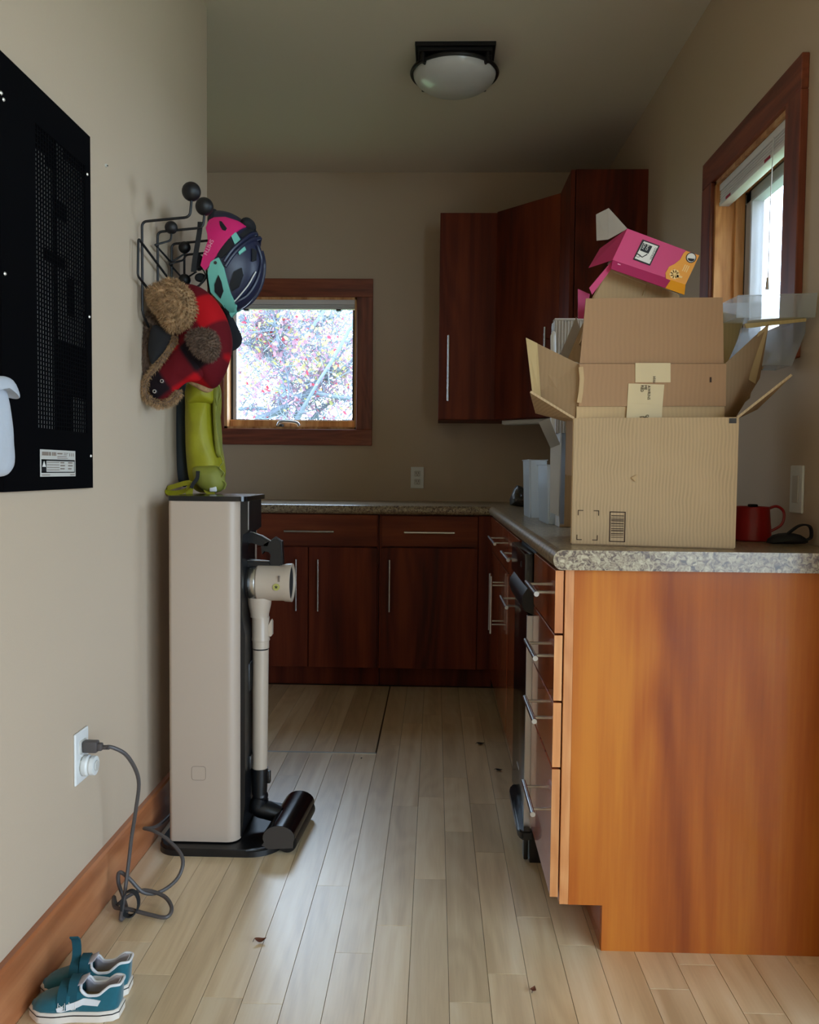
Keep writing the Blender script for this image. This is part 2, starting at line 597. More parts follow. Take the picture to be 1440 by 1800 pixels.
def puff(bm, outline, normal, tf, tb, rings=7, center=None, lump=0.0, lscale=18, power=0.5, smooth=3, seedv=0.0):
    """soft solid whose silhouette is the closed outline; bulges tf in front (along normal) and tb behind"""
    O = spline(outline, smooth, True) if smooth > 1 else [V(p) for p in outline]
    nrm = V(normal).normalized()
    c = V(center) if center is not None else sum(O, V()) / len(O)
    n = len(O)

    def side(sgn, T):
        rows = []
        for k in range(rings + 1):
            f = math.sin(k / rings * PI / 2)
            if k == 0:
                rows.append(None)
                continue
            h = T * (max(0.0, 1 - f * f) ** power)
            row = []
            for q in O:
                p_ = c + (q - c) * f
                d = h
                if lump > 0 and k < rings:
                    d += lump * noise.noise(p_ * lscale + V((seedv, 0, sgn * 3.3))) * (1 - f ** 6)
                row.append(p_ + nrm * d * sgn)
            rows.append(row)
        return rows
    F, B = side(1, tf), side(-1, tb)
    rim = [bm.verts.new(p_) for p_ in O]
    for rows, sgn, T in ((F, 1, tf), (B, -1, tb)):
        cv = bm.verts.new(c + nrm * T * sgn)
        prevr = None
        for k in range(1, rings + 1):
            cur = rim if k == rings else [bm.verts.new(p_) for p_ in rows[k]]
            for i in range(n):
                j = (i + 1) % n
                if prevr is None:
                    f = (cv, cur[i], cur[j])
                else:
                    f = (prevr[i], cur[i], cur[j], prevr[j])
                bm.faces.new(f if sgn > 0 else f[::-1])
            prevr = cur
    return bm


def patch(bm, poly, fn, t, out, cell=0.006):
    """solid plate cut to poly (2D) and laid on the surface fn(u,v)->point, thickness t along out(u,v)"""
    tmp = bmesh.new()
    f = tmp.faces.new([tmp.verts.new((a, b, 0)) for a, b in poly])
    bmesh.ops.triangulate(tmp, faces=[f])
    for _ in range(6):
        es = [e for e in tmp.edges if e.calc_length() > cell]
        if not es:
            break
        bmesh.ops.subdivide_edges(tmp, edges=es, cuts=1, use_grid_fill=False)
        bmesh.ops.triangulate(tmp, faces=tmp.faces[:])
    tmp.verts.ensure_lookup_table()
    top, bot = {}, {}
    for v in tmp.verts:
        p_ = V(fn(v.co.x, v.co.y))
        o = V(out(v.co.x, v.co.y))
        top[v.index] = bm.verts.new(p_ + o * t)
        bot[v.index] = bm.verts.new(p_ - o * t * 0.3)
    for f in tmp.faces:
        ids = [v.index for v in f.verts]
        bm.faces.new([top[i] for i in ids])
        bm.faces.new([bot[i] for i in ids[::-1]])
    for e in tmp.edges:
        if len(e.link_faces) == 1:
            lp = e.link_faces[0].loops
            a, b = None, None
            for L in lp:
                if L.edge == e:
                    a, b = L.vert.index, L.link_loop_next.vert.index
            bm.faces.new((top[b], top[a], bot[a], bot[b]))
    tmp.free()
    return bm


def tufts(bm, source_bm, count, length, width, droop=0.5, seed=1, spread=0.7):
    """short hair on the faces of source_bm, as thin tapered blades"""
    rnd = random.Random(seed)
    fs = source_bm.faces[:]
    ar = [f.calc_area() for f in fs]
    bmesh.ops.recalc_face_normals(source_bm, faces=source_bm.faces[:])
    source_bm.normal_update()
    picks = rnd.choices(fs, weights=ar, k=count)
    for f in picks:
        w = [rnd.random() for _ in f.verts]
        s = sum(w)
        p_ = sum((v.co * (a / s) for v, a in zip(f.verts, w)), V())
        n = f.normal
        d = (n + V((rnd.uniform(-1, 1), rnd.uniform(-1, 1), rnd.uniform(-1, 1))) * spread + V((0, 0, -droop))).normalized()
        L = length * rnd.uniform(0.6, 1.3)
        side = d.cross(V((rnd.uniform(-1, 1), rnd.uniform(-1, 1), rnd.uniform(-1, 1)))).normalized() * width
        a = bm.verts.new(p_ - side)
        b = bm.verts.new(p_ + side)
        mid = p_ + d * L * 0.55
        c = bm.verts.new(mid + side * 0.6)
        e = bm.verts.new(mid - side * 0.6)
        g = bm.verts.new(p_ + d * L + V((0, 0, -droop * L * 0.4)))
        bm.faces.new((a, b, c, e))
        bm.faces.new((e, c, g))
    return bm


class Fr:
    """local frame: u along a cabinet face, d outwards from it, z up"""
    def __init__(s, o, u, n):
        s.o, s.u, s.n = V(o), V(u).normalized(), V(n).normalized()

    def P(s, u, d, z):
        return s.o + s.u * u + s.n * d + V((0, 0, z))

    def box(s, bm, u0, u1, d0, d1, z0, z1, bev=0.0):
        tmp = bmesh.new()
        box(tmp, u0, u1, d0, d1, z0, z1, bev, 1)
        mp = {}
        for v in tmp.verts:
            mp[v] = bm.verts.new(s.P(v.co.x, v.co.y, v.co.z))
        for f in tmp.faces:
            bm.faces.new([mp[v] for v in f.verts])
        tmp.free()
        return bm


def root_of(o):
    while o.parent:
        o = o.parent
    return o


def obj(name, bm, m, parent=None, smooth=35, **kw):
    """link bm (given in world coordinates) as one mesh object"""
    if len(bm.verts) and not kw.pop('raw', False):
        bmesh.ops.recalc_face_normals(bm, faces=bm.faces[:])
    me = bpy.data.meshes.new(name)
    o = bpy.data.objects.new(name, me)
    if parent is not None:
        off = V(root_of(parent).location)
        bmesh.ops.translate(bm, verts=bm.verts[:], vec=-off)
        o.parent = parent
    else:
        xs = [v.co for v in bm.verts]
        c = V((sum(p_.x for p_ in xs) / len(xs), sum(p_.y for p_ in xs) / len(xs), min(p_.z for p_ in xs)))
        bmesh.ops.translate(bm, verts=bm.verts[:], vec=-c)
        o.location = c
    bm.to_mesh(me)
    bm.free()
    if smooth:
        for p_ in me.polygons:
            p_.use_smooth = True
        me.set_sharp_from_angle(angle=math.radians(smooth))
    ms = m if isinstance(m, (list, tuple)) else [m]
    for x in ms:
        me.materials.append(M[x] if isinstance(x, str) else x)
    COL.objects.link(o)
    for k, v in kw.items():
        o[k] = v
    return o


def thing(name, label, cat, loc, group=None):
    o = bpy.data.objects.new(name, None)
    o.location = loc
    o.empty_display_size = 0.05
    COL.objects.link(o)
    o['label'], o['category'] = label, cat
    if group:
        o['group'] = group
    return o


def struct(name, bm, m, parent=None, smooth=0, **kw):
    o = obj(name, bm, m, parent, smooth, **kw)
    if parent is None:
        o['kind'] = 'structure'
    return o


def text(name, body, size, o, u, v, m, parent, ext=0.0004, align='CENTER'):
    """flat lettering with baseline direction u and up direction v, centred on o (world)"""
    c = bpy.data.curves.new(name, 'FONT')
    c.body = body
    c.size = size
    c.extrude = ext
    c.align_x = align
    c.align_y = 'CENTER'
    tmp = bpy.data.objects.new(name + '_curve', c)
    COL.objects.link(tmp)
    bpy.context.view_layer.update()
    me = bpy.data.meshes.new_from_object(tmp.evaluated_get(bpy.context.evaluated_depsgraph_get()))
    bpy.data.objects.remove(tmp)
    me.materials.clear()
    me.materials.append(M[m])
    u, v = V(u).normalized(), V(v).normalized()
    n = u.cross(v).normalized()
    v = n.cross(u)
    p_ = V(o) - V(root_of(parent).location)
    me.transform(Matrix(((u.x, v.x, n.x, p_.x), (u.y, v.y, n.y, p_.y), (u.z, v.z, n.z, p_.z), (0, 0, 0, 1))))
    t = bpy.data.objects.new(name, me)
    t.parent = parent
    COL.objects.link(t)
    return t


# ================================================================== STRUCTURE
def ceil_z(y):
    return 2.6205 + 0.0185 * (y - YB)


# left wall (ends at Y 2.90), nook walls, back wall with opening, right wall with opening
struct('wall_left', box(BM(), XL - 0.12, XL, -3.1, 2.93, 0, 2.66), 'wall')
struct('wall_nook', box(BM(), -1.72, -1.60, 2.81, YB, 0, 2.66), 'wall')
struct('wall_nook_return', box(BM(), -1.72, XL - 0.12, 2.81, 2.93, 0, 2.66), 'wall')
W1 = (-1.147, -0.43, 1.257, 1.962)       # back window opening
b = BM()
box(b, -1.72, W1[0], YB, YB + 0.14, 0, 2.66)
box(b, W1[1], XR + 0.14, YB, YB + 0.14, 0, 2.66)
box(b, W1[0], W1[1], YB, YB + 0.14, 0, W1[2])
box(b, W1[0], W1[1], YB, YB + 0.14, W1[3], 2.66)
struct('wall_back', b, 'wall')
W2 = (2.215, 2.795, 1.409, 1.966)        # side window opening
b = BM()
box(b, XR, XR + 0.14, 1.50, W2[0], 0, 2.66)
box(b, XR, XR + 0.14, W2[1], YB, 0, 2.66)
box(b, XR, XR + 0.14, W2[0], W2[1], 0, W2[2])
box(b, XR, XR + 0.14, W2[0], W2[1], W2[3], 2.66)
struct('wall_right', b, 'wall')
# living room behind the camera: open to the right, with unseen glazing added for light
GX = 3.4
struct('wall_front_right', box(BM(), XR + 0.14, GX + 0.1, 1.50, 1.62, 0, 2.66), 'wall')
b = BM()
box(b, XL, 1.7, -3.1, -3.0, 0, 2.66)
box(b, 3.3, GX + 0.1, -3.1, -3.0, 0, 2.66)
box(b, 1.7, 3.3, -3.1, -3.0, 0, 0.1)
box(b, 1.7, 3.3, -3.1, -3.0, 2.4, 2.66)
struct('wall_rear', b, 'wall')
pd = struct('added_rear_glazing', box(BM(), 1.7, 3.3, -3.056, -3.05, 0.1, 2.4), 'glass')  # unseen rear glazing, sized and shifted to balance the light
for x in (1.7, 3.24):
    struct('window_frame', box(BM(), x, x + 0.06, -3.09, -3.02, 0.1, 2.4, 0.004), 'casing', pd)
b = BM()
box(b, GX, GX + 0.1, -3.0, -2.9, 0, 2.66)
box(b, GX, GX + 0.1, 0.3, 1.5, 0, 2.66)
box(b, GX, GX + 0.1, -2.9, 0.3, 0, 0.1)
box(b, GX, GX + 0.1, -2.9, 0.3, 2.4, 2.66)
struct('wall_side_right', b, 'wall')
pd = struct('added_side_glazing', box(BM(), GX + 0.05, GX + 0.056, -2.9, 0.3, 0.1, 2.4), 'glass')  # unseen side glazing, placed to light the left wall
for y in (-2.9, -1.3, 0.24):
    struct('window_frame', box(BM(), GX + 0.02, GX + 0.08, y, y + 0.06, 0.1, 2.4, 0.004), 'casing', pd)

b = BM()
prism(b, [(-1.8, -3.2, ceil_z(-3.2)), (XR + 0.14, -3.2, ceil_z(-3.2)), (XR + 0.14, YB + .14, ceil_z(YB + .14)), (-1.8, YB + .14, ceil_z(YB + .14))], (0, 0, 0.12))
prism(b, [(XR + 0.14, -3.2, ceil_z(-3.2)), (3.5, -3.2, ceil_z(-3.2)), (3.5, 1.62, ceil_z(1.62)), (XR + 0.14, 1.62, ceil_z(1.62))], (0, 0, 0.12))
struct('ceiling', b, 'ceiling')

# ---- floor: sub-base plus every strip board
floor = struct('floor', box(box(BM(), -1.8, XR + 0.1, -3.1, YB + 0.14, -0.05, -0.0035), XR + 0.1, 3.5, -3.1, 1.6, -0.05, -0.0035), 'gap')
BW = 0.081
X0 = 0.0385
joints = {}
for px_, py_ in ((-0.078, 2.597), (-0.004, 2.675), (0.078, 2.851), (0.158, 2.628), (-0.001, 2.128), (0.078, 2.417), (0.158, 2.289),
                 (-0.082, 1.901), (0.24, 1.954), (0.077, 1.626), (-0.317, 1.604), (-0.161, 1.786), (-0.245, 2.08), (-0.465, 2.842), (-0.13, 3.181)):
    joints.setdefault(math.floor((px_ - X0) / BW), []).append(py_)
rf = random.Random(5)
for k in range(math.floor((-1.60 - X0) / BW), math.ceil((XR - X0) / BW)):
    xa, xb = X0 + k * BW, X0 + (k + 1) * BW
    xa, xb = max(xa, -1.60), min(xb, XR)
    if xb - xa < 0.005:
        continue
    ys = 2.93 if xb < XL - 0.1 else 0.9
    ye = YB - 0.55 if xa < 0.36 else YB - 0.55
    cuts = sorted(joints.get(k, []))
    if not cuts:
        cuts = [ys + rf.uniform(0.5, 1.1)]
    if xb < -0.2:
        cuts = [c for c in cuts if abs(c - 3.08) > 0.15] + [3.08]
        cuts.sort()
    while cuts[0] - ys > 0.95:
        cuts.insert(0, cuts[0] - rf.uniform(0.55, 0.85))
    while ye - cuts[-1] > 1.0:
        cuts.append(cuts[-1] + rf.uniform(0.55, 0.95))
    seq = [ys] + [c for c in cuts if ys + 0.1 < c < ye - 0.1] + [ye]
    for a, c in zip(seq[:-1], seq[1:]):
        wide = 0.006 if abs(xb + 0.2045) < 0.003 and c > 3.2 else 0.0006
        bm = BM()
        e_ = 0.0004
        box(bm, xa + e_, xb - wide, a + e_, c - e_, -0.003, rf.uniform(-0.0002, 0.0001), 0.0003, 1)
        struct('floorboard', bm, 'board', floor)
# the remaining boards of the room behind the camera, joined
b = BM()
for k in range(-11, 42):
    xa, xb = X0 + k * BW, X0 + (k + 1) * BW
    inside = xb < XR + 0.08
    box(b, max(xa + 0.001, XL), min(xb - 0.001, GX), -3.0, 0.9 if inside else 1.5, -0.003, 0.0)
struct('floorboard_field', b, 'board', floor, kind='stuff')

# baseboard on the left wall
b = BM()
prism(b, [(XL, 0, 0), (XL + 0.016, 0, 0), (XL + 0.016, 0, 0.124), (XL + 0.012, 0, 0.130), (XL, 0, 0.130)], (0, 2.93, 0))
o = struct('baseboard_left', b, 'base_wood')

# hatch trim in the floor
struct('trim_1', box(BM(), -1.1, -0.206, 3.078, 3.084, -0.002, 0.0025), 'hatch')


# ---- back window
def window_back():
    x0, x1, z0, z1 = W1
    w = thing_struct = None
    root = struct('window_1', box(BM(), x0 + 0.03, x1 - 0.028, YB + 0.104, YB + 0.110, z0 + 0.055, z1 - 0.02), 'glass')
    c = 0.086
    for n_, (a, b_, d, e, mm) in enumerate(((x0 - c, x1 + c, z1, z1 + c * 1.12, 'casing_h'), (x0 - c, x1 + c, z0 - c, z0, 'casing_h'), (x0 - c, x0, z0, z1, 'casing'), (x1, x1 + c, z0, z1, 'casing'))):
        struct('window_casing', box(BM(), a, b_, YB - 0.019, YB, d, e, 0.002, 1), mm, root)
    for a, b_, d, e in ((x0, x0 + 0.016, z0, z1), (x1 - 0.012, x1, z0, z1), (x0, x1, z0, z0 + 0.012), (x0, x1, z1 - 0.012, z1)):
        struct('window_jamb', box(BM(), a, b_, YB - 0.004, YB + 0.13, d, e), 'jamb', root)
    # wooden stop and sill piece
    struct('window_sill', box(BM(), x0 + 0.016, x1 - 0.012, YB + 0.055, YB + 0.12, z0 + 0.012, z0 + 0.052, 0.003, 1), 'jamb', root)
    for a, b_, d, e, mm in ((x0 + 0.016, x0 + 0.026, z0 + 0.05, z1 - 0.05, 'sashdark'), (x0 + 0.026, x0 + 0.046, z0 + 0.05, z1 - 0.05, 'vinyl'),
                            (x1 - 0.032, x1 - 0.012, z0 + 0.05, z1 - 0.05, 'sashdark'), (x0 + 0.026, x1 - 0.02, z0 + 0.048, z0 + 0.056, 'sashdark')):
        struct('window_sash', box(BM(), a, b_, YB + 0.085, YB + 0.125, d, e, 0.002, 1), mm, root)
    return root


window_back()

# ---- side window (right wall)
def window_side():
    y0, y1, z0, z1 = W2
    root = struct('window_2', box(BM(), XR + 0.098, XR + 0.104, y0 + 0.06, y1 - 0.06, z0 + 0.05, z1 - 0.04), 'glass')
    c = 0.092
    for a, b_, d, e, mm in ((y0 - c, y1 + c, z1, z1 + 0.085, 'casing_y'), (y0 - c, y1 + c, z0 - 0.085, z0, 'casing_y'), (y0 - c, y0, z0, z1, 'casing'), (y1, y1 + c, z0, z1, 'casing')):
        struct('window_casing', box(BM(), XR - 0.019, XR, a, b_, d, e, 0.002, 1), mm, root)
    for a, b_, d, e in ((y0, y0 + 0.014, z0, z1), (y1 - 0.014, y1, z0, z1), (y0, y1, z0, z0 + 0.012), (y0, y1, z1 - 0.012, z1)):
        struct('window_jamb', box(BM(), XR - 0.006, XR + 0.13, a, b_, d, e), 'jamb', root)
    for a, b_ in ((y1 - 0.030, y1 - 0.014), (y0 + 0.014, y0 + 0.030)):
        struct('window_stop', box(BM(), XR + 0.052, XR + 0.09, a, b_, z0, z1, 0.002, 1), 'jamb', root)
    struct('window_stop', box(BM(), XR + 0.052, XR + 0.09, y0, y1, z1 - 0.045, z1 - 0.012, 0.002, 1), 'jamb', root)
    for a, b_, d, e, mm in ((y1 - 0.040, y1 - 0.030, z0, z1 - 0.04, 'sashdark'), (y1 - 0.085, y1 - 0.040, z0, z1 - 0.05, 'vinyl'), (y0 + 0.030, y0 + 0.07, z0, z1 - 0.05, 'vinyl'),
                            (y0 + 0.03, y1 - 0.03, z1 - 0.085, z1 - 0.05, 'vinyl'), (y0 + 0.03, y1 - 0.03, z0 + 0.012, z0 + 0.05, 'vinyl'), (y0 + 0.03, y1 - 0.03, z1 - 0.055, z1 - 0.045, 'sashdark')):
        struct('window_sash', box(BM(), XR + 0.08, XR + 0.122, a, b_, d, e, 0.003, 1), mm, root)
    return root


M['casing_y'] = wood('casing_wood_side', S(98, 42, 24), S(130, 62, 38), S(152, 80, 50), 'Y', 0.45, 0.15, 20.0)
window_side()

# blinds drawn up at both windows
t = thing('roller_blind', 'raised white blind bunched at the top of the small back window', 'blind', (-0.79, YB + 0.03, 1.905))
obj('headrail', box(BM(), W1[0] + 0.004, W1[1] - 0.004, YB + 0.004, YB + 0.035, 1.925, 1.960, 0.003), 'blind', t)
b = BM()
for i in range(3):
    box(b, W1[0] + 0.01, W1[1] - 0.01, YB + 0.006, YB + 0.034, 1.901 + i * 0.008, 1.907 + i * 0.008, 0.0015, 1)
obj('slat_stack', b, 'blind', t)
for x in (-1.03, -0.53):
    obj('clip', box(BM(), x - 0.013, x + 0.013, YB + 0.002, YB + 0.03, 1.893, 1.900), 'ink', t)

t = thing('mini_blind', 'raised white mini blind with pull cord at the side window', 'blind', (XR + 0.03, 2.5, 1.90))
obj('headrail', box(BM(), XR + 0.002, XR + 0.032, W2[0] + 0.018, W2[1] - 0.018, 1.93, 1.953, 0.004), 'blind', t)
b = BM()
for i in range(4):
    box(b, XR + 0.004, XR + 0.03, W2[0] + 0.02, W2[1] - 0.02, 1.898 + i * 0.008, 1.9045 + i * 0.008, 0.0015, 1)
obj('slat_stack', b, 'blind', t)
obj('bottom_rail', box(BM(), XR + 0.002, XR + 0.034, W2[0] + 0.02, W2[1] - 0.02, 1.884, 1.896, 0.002), 'white', t)
for y in (2.69, 2.38):
    obj('warning_label', box(BM(), XR + 0.0008, XR + 0.0022, y - 0.02, y + 0.02, 1.886, 1.894), 'leafred', t)
obj('pull_cord', tube(BM(), [(XR - 0.002, 2.33, 1.93), (XR - 0.004, 2.335, 1.75), (XR - 0.002, 2.34, 1.56)], 0.0013, 6), 'white', t)
obj('tassel', lathe(BM(), [(0, 0.02), (0.003, 0.02), (0.0055, -0.012), (0, -0.012)], (XR - 0.003, 2.34, 1.545), n=12), 'offwhite', t)

t = thing('window_crank', 'folding metal crank handle on the sill of the back window', 'handle', (-0.81, YB + 0.04, 1.262))
b = BM()
lathe(b, [(0, 0), (0.022, 0), (0.02, 0.014), (0, 0.016)], (-0.85, YB + 0.03, 1.27), n=16)
obj('crank_base', b, 'greypl', t)
obj('crank_arm', tube(BM(), spline([(-0.86, YB + 0.015, 1.276), (-0.845, YB + 0.008, 1.297), (-0.80, YB + 0.006, 1.298), (-0.755, YB + 0.006, 1.292), (-0.742, YB + 0.008, 1.275)], 5), 0.008, 8), 'alu', t)

# ================================================================== WORKTOP AND CABINETS
def handle(parent, a, b_, out, m='steel', r=0.0058, stand=0.032):
    a, b_, out = V(a), V(b_), V(out).normalized()
    bm = BM()
    d = (b_ - a).normalized()
    L = (b_ - a).length
    cyl(bm, a + out * stand, b_ + out * stand, r, n=14)
    for f in (0.16, 0.84):
        p_ = a + d * L * f
        cyl(bm, p_, p_ + out * stand, r * 0.62, n=10)
    return obj('handle', bm, m, parent)


# L-shaped laminate worktop with rolled front edge
b = BM()
xc, ye, th = 0.2501, 1.7995, 0.042
yc = YB - 0.64


def roll_edge(bm, p0, p1, out, r=0.021):
    # half-round nose along the line p0-p1 (top edge), bulging to 'out'
    p0, p1, out = V(p0), V(p1), V(out)
    pts = []
    for i in range(9):
        a = PI / 2 - PI * i / 8
        pts.append(p0 + out * (math.cos(a) * r * 0.9) + V((0, 0, -r + math.sin(a) * r)))
    prism(bm, pts, p1 - p0)


box(b, xc + 0.019, XR - 0.001, ye, YB - 0.001, CT - th, CT)
box(b, -1.599, xc + 0.019, yc + 0.019, YB - 0.001, CT - th, CT)
roll_edge(b, (xc + 0.019, ye, CT), (xc + 0.019, yc + 0.02, CT), (-1, 0, 0))
roll_edge(b, (-1.599, yc + 0.019, CT), (xc + 0.019, yc + 0.019, CT), (0, -1, 0))
o = obj('worktop', b, 'granite', label='speckled brown and beige laminate worktop running round the corner', category='worktop')


def base_cab(name, label, F, w, fronts, m_door, m_dr, zt=0.8325, depth=0.58, toe=True, group=None):
    """fronts: list of (kind, u0, u1, z0, z1, (handle a, handle b) or None)"""
    loc = F.P(w / 2, -depth / 2, 0)
    t = thing(name, label, 'cabinet', loc, group)
    b = BM()
    F.box(b, 0.001, w - 0.001, -depth, -0.021, 0.10, zt)
    obj('body', b, m_door, t)
    if toe:
        b = BM()
        F.box(b, 0.001, w - 0.001, -depth, -0.095, 0.0, 0.0995)
        obj('toe_kick', b, m_door, t)
    for kind, u0, u1, z0, z1, h in fronts:
        b = BM()
        F.box(b, u0, u1, -0.019, 0.0, z0, z1, 0.0012)
        f = obj(kind, b, m_dr if kind == 'drawer' else m_door, t)
        if h:
            (ua, za), (ub, zb) = h
            handle(f, F.P(ua, 0, za), F.P(ub, 0, zb), F.n)
    return t


FB = lambda x: Fr((x, 3.992, 0), (1, 0, 0), (0, -1, 0))
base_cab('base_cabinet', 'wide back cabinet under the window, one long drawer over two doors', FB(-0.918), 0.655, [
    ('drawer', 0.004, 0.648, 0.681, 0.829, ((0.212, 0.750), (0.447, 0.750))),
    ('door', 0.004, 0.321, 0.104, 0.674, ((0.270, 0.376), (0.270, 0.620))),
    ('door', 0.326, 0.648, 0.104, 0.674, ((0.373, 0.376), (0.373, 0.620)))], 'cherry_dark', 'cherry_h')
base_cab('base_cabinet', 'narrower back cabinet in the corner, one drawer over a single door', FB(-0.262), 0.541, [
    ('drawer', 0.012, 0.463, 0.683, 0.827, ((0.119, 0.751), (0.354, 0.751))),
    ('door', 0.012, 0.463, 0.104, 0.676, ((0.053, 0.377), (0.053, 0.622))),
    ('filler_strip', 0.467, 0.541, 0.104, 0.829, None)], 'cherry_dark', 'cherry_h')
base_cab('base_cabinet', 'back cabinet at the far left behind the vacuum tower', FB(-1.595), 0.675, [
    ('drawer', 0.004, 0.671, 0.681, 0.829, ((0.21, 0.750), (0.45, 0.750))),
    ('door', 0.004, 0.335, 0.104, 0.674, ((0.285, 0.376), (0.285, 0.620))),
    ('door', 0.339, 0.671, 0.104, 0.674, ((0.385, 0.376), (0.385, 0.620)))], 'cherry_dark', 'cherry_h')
# right run: u along +Y, outward -X, faces at X 0.260
XF = 0.260
FR = lambda y: Fr((XF, y, 0), (0, 1, 0), (-1, 0, 0))
base_cab('side_cabinet', 'side run cabinet nearest the back corner with a drawer over paired tall door handles', FR(3.005), 0.955, [
    ('drawer', 0.004, 0.951, 0.683, 0.829, ((0.235, 0.763), (0.595, 0.763))),
    ('door', 0.004, 0.452, 0.104, 0.676, ((0.405, 0.388), (0.405, 0.620))),
    ('door', 0.456, 0.951, 0.104, 0.676, ((0.485, 0.388), (0.485, 0.622)))], 'cherry_side', 'cherry_side', depth=0.59)
base_cab('side_cabinet', 'side run cabinet between the compactor and the corner cabinet, drawer over deep front', FR(2.61), 0.39, [
    ('drawer', 0.004, 0.386, 0.683, 0.829, ((0.03, 0.765), (0.30, 0.765))),
    ('door', 0.004, 0.386, 0.104, 0.676, ((0.06, 0.612), (0.30, 0.612)))], 'cherry_side', 'cherry_side', depth=0.59)

# drawer stack with finished end panel, nearest the camera
t = thing('drawer_cabinet', 'four-drawer cabinet at the near end of the counter with honey cherry end panel', 'cabinet', (0.58, 2.01, 0))
yp = 1.82
b = BM()
box(b, 0.30, XR - 0.002, yp + 0.02, 2.213, 0.10, 0.8325)
box(b, 0.372, XR - 0.002, yp + 0.02, 2.213, 0.0, 0.0995)
obj('body', b, 'cherry_side', t)
b = BM()
prism(b, [(0.299, yp, 0.101), (0.372, yp, 0.101), (0.372, yp, 0.0), (XR - 0.002, yp, 0.0), (XR - 0.002, yp, 0.8325), (0.299, yp, 0.8325)], (0, 0.019, 0))
obj('end_panel', b, 'cherry', t, label='broad honey-coloured cherry end panel with cathedral grain')
obj('edge_strip', box(BM(), 0.279, 0.299, yp, 2.213, 0.101, 0.8325, 0.001, 1), 'cherry_edge', t)
for z0, z1, zh in ((0.695, 0.8325 - 0.003, 0.769), (0.549, 0.690, 0.625), (0.404, 0.544, 0.483), (0.118, 0.399, 0.272)):
    b = BM()
    box(b, 0.2585, 0.2755, yp, 2.212, z0, z1, 0.0015, 1)
    f = obj('drawer', b, 'cherry_side', t)
    obj('drawer_edge', box(BM(), 0.2583, 0.2757, yp - 0.0012, yp, z0, z1), 'cherry_edge', f)
    handle(f, (0.2585, 1.885, zh), (0.2585, 2.09, zh), (-1, 0, 0))

# trash compactor
t = thing('trash_compactor', 'slim black and steel trash compactor with foot pedal between the cabinets', 'compactor', (0.5, 2.41, 0))
y0, y1 = 2.222, 2.602
obj('body', box(BM(), 0.265, 0.80, y0 + 0.002, y1 - 0.002, 0.065, 0.83), 'blackpl', t)
obj('door', box(BM(), 0.247, 0.264, y0, y1, 0.083, 0.664, 0.003), 'blackgloss', t)
obj('door_trim', box(BM(), 0.243, 0.264, y0 - 0.003, y0 + 0.008, 0.083, 0.664, 0.001, 1), 'alu', t, label='thin brushed steel edge strip of the door')
obj('control_panel', box(BM(), 0.235, 0.264, y0, y1, 0.742, 0.826, 0.004), 'blackgloss', t)
obj('key_switch', cyl(BM(), (0.235, 2.30, 0.79), (0.2325, 2.30, 0.79), 0.008, 0.0075, 18), 'blackpl', t)
b = BM()
pr = [(0.264, 0.742), (0.243, 0.735), (0.231, 0.716), (0.229, 0.700), (0.236, 0.676), (0.264, 0.664)]
prism(b, [(x, y0, z) for x, z in pr], (0, y1 - y0, 0))
obj('door_grip', b, 'blackpl', t)
b = BM()
pl = [(0.262, 2.19), (0.236, 2.19), (0.227, 2.206), (0.226, 2.46), (0.233, 2.49), (0.244, 2.50), (0.262, 2.485)]
prism(b, [(x, y, 0.078 + (y - 2.19) * 0.04) for x, y in pl], (0, 0, 0.024))
bmesh.ops.bevel(b, geom=b.edges[:], offset=0.004, segments=2, affect='EDGES')
obj('foot_pedal', b, 'blackgloss', t)
obj('pedal_arm', box(BM(), 0.246, 0.258, 2.235, 2.27, 0.006, 0.082, 0.003), 'blackpl', t)
obj('plinth', box(BM(), 0.262, 0.79, y0 + 0.01, y1 - 0.01, 0.0, 0.064), 'blackpl', t)
obj('badge', box(BM(), 0.2462, 0.247, 2.40, 2.46, 0.19, 0.196), 'alu', t)

# upper cabinets
ZU0, ZU1 = 1.295, 2.32
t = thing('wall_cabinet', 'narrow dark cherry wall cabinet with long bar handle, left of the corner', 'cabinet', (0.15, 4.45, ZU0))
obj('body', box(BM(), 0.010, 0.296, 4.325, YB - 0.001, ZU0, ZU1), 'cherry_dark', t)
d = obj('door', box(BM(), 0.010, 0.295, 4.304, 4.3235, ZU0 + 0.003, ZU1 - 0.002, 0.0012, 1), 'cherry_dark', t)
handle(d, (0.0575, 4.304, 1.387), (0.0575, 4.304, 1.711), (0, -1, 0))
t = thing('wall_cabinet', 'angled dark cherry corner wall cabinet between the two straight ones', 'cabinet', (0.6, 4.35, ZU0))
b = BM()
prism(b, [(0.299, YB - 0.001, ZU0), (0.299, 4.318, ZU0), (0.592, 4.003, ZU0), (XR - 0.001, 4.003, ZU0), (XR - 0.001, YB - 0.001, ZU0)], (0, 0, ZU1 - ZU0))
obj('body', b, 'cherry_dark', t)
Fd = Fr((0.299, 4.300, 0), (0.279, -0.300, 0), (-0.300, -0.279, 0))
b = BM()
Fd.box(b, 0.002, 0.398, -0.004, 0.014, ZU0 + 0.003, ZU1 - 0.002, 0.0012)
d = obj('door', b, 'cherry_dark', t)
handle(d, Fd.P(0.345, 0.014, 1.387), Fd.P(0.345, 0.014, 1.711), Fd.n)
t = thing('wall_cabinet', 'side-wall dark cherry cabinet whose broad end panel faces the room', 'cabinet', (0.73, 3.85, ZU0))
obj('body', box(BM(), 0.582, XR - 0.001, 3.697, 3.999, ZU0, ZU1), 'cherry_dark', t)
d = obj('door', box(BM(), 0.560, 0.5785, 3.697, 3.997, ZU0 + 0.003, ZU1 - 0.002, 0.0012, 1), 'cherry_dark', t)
handle(d, (0.560, 3.955, 1.387), (0.560, 3.955, 1.711), (-1, 0, 0))
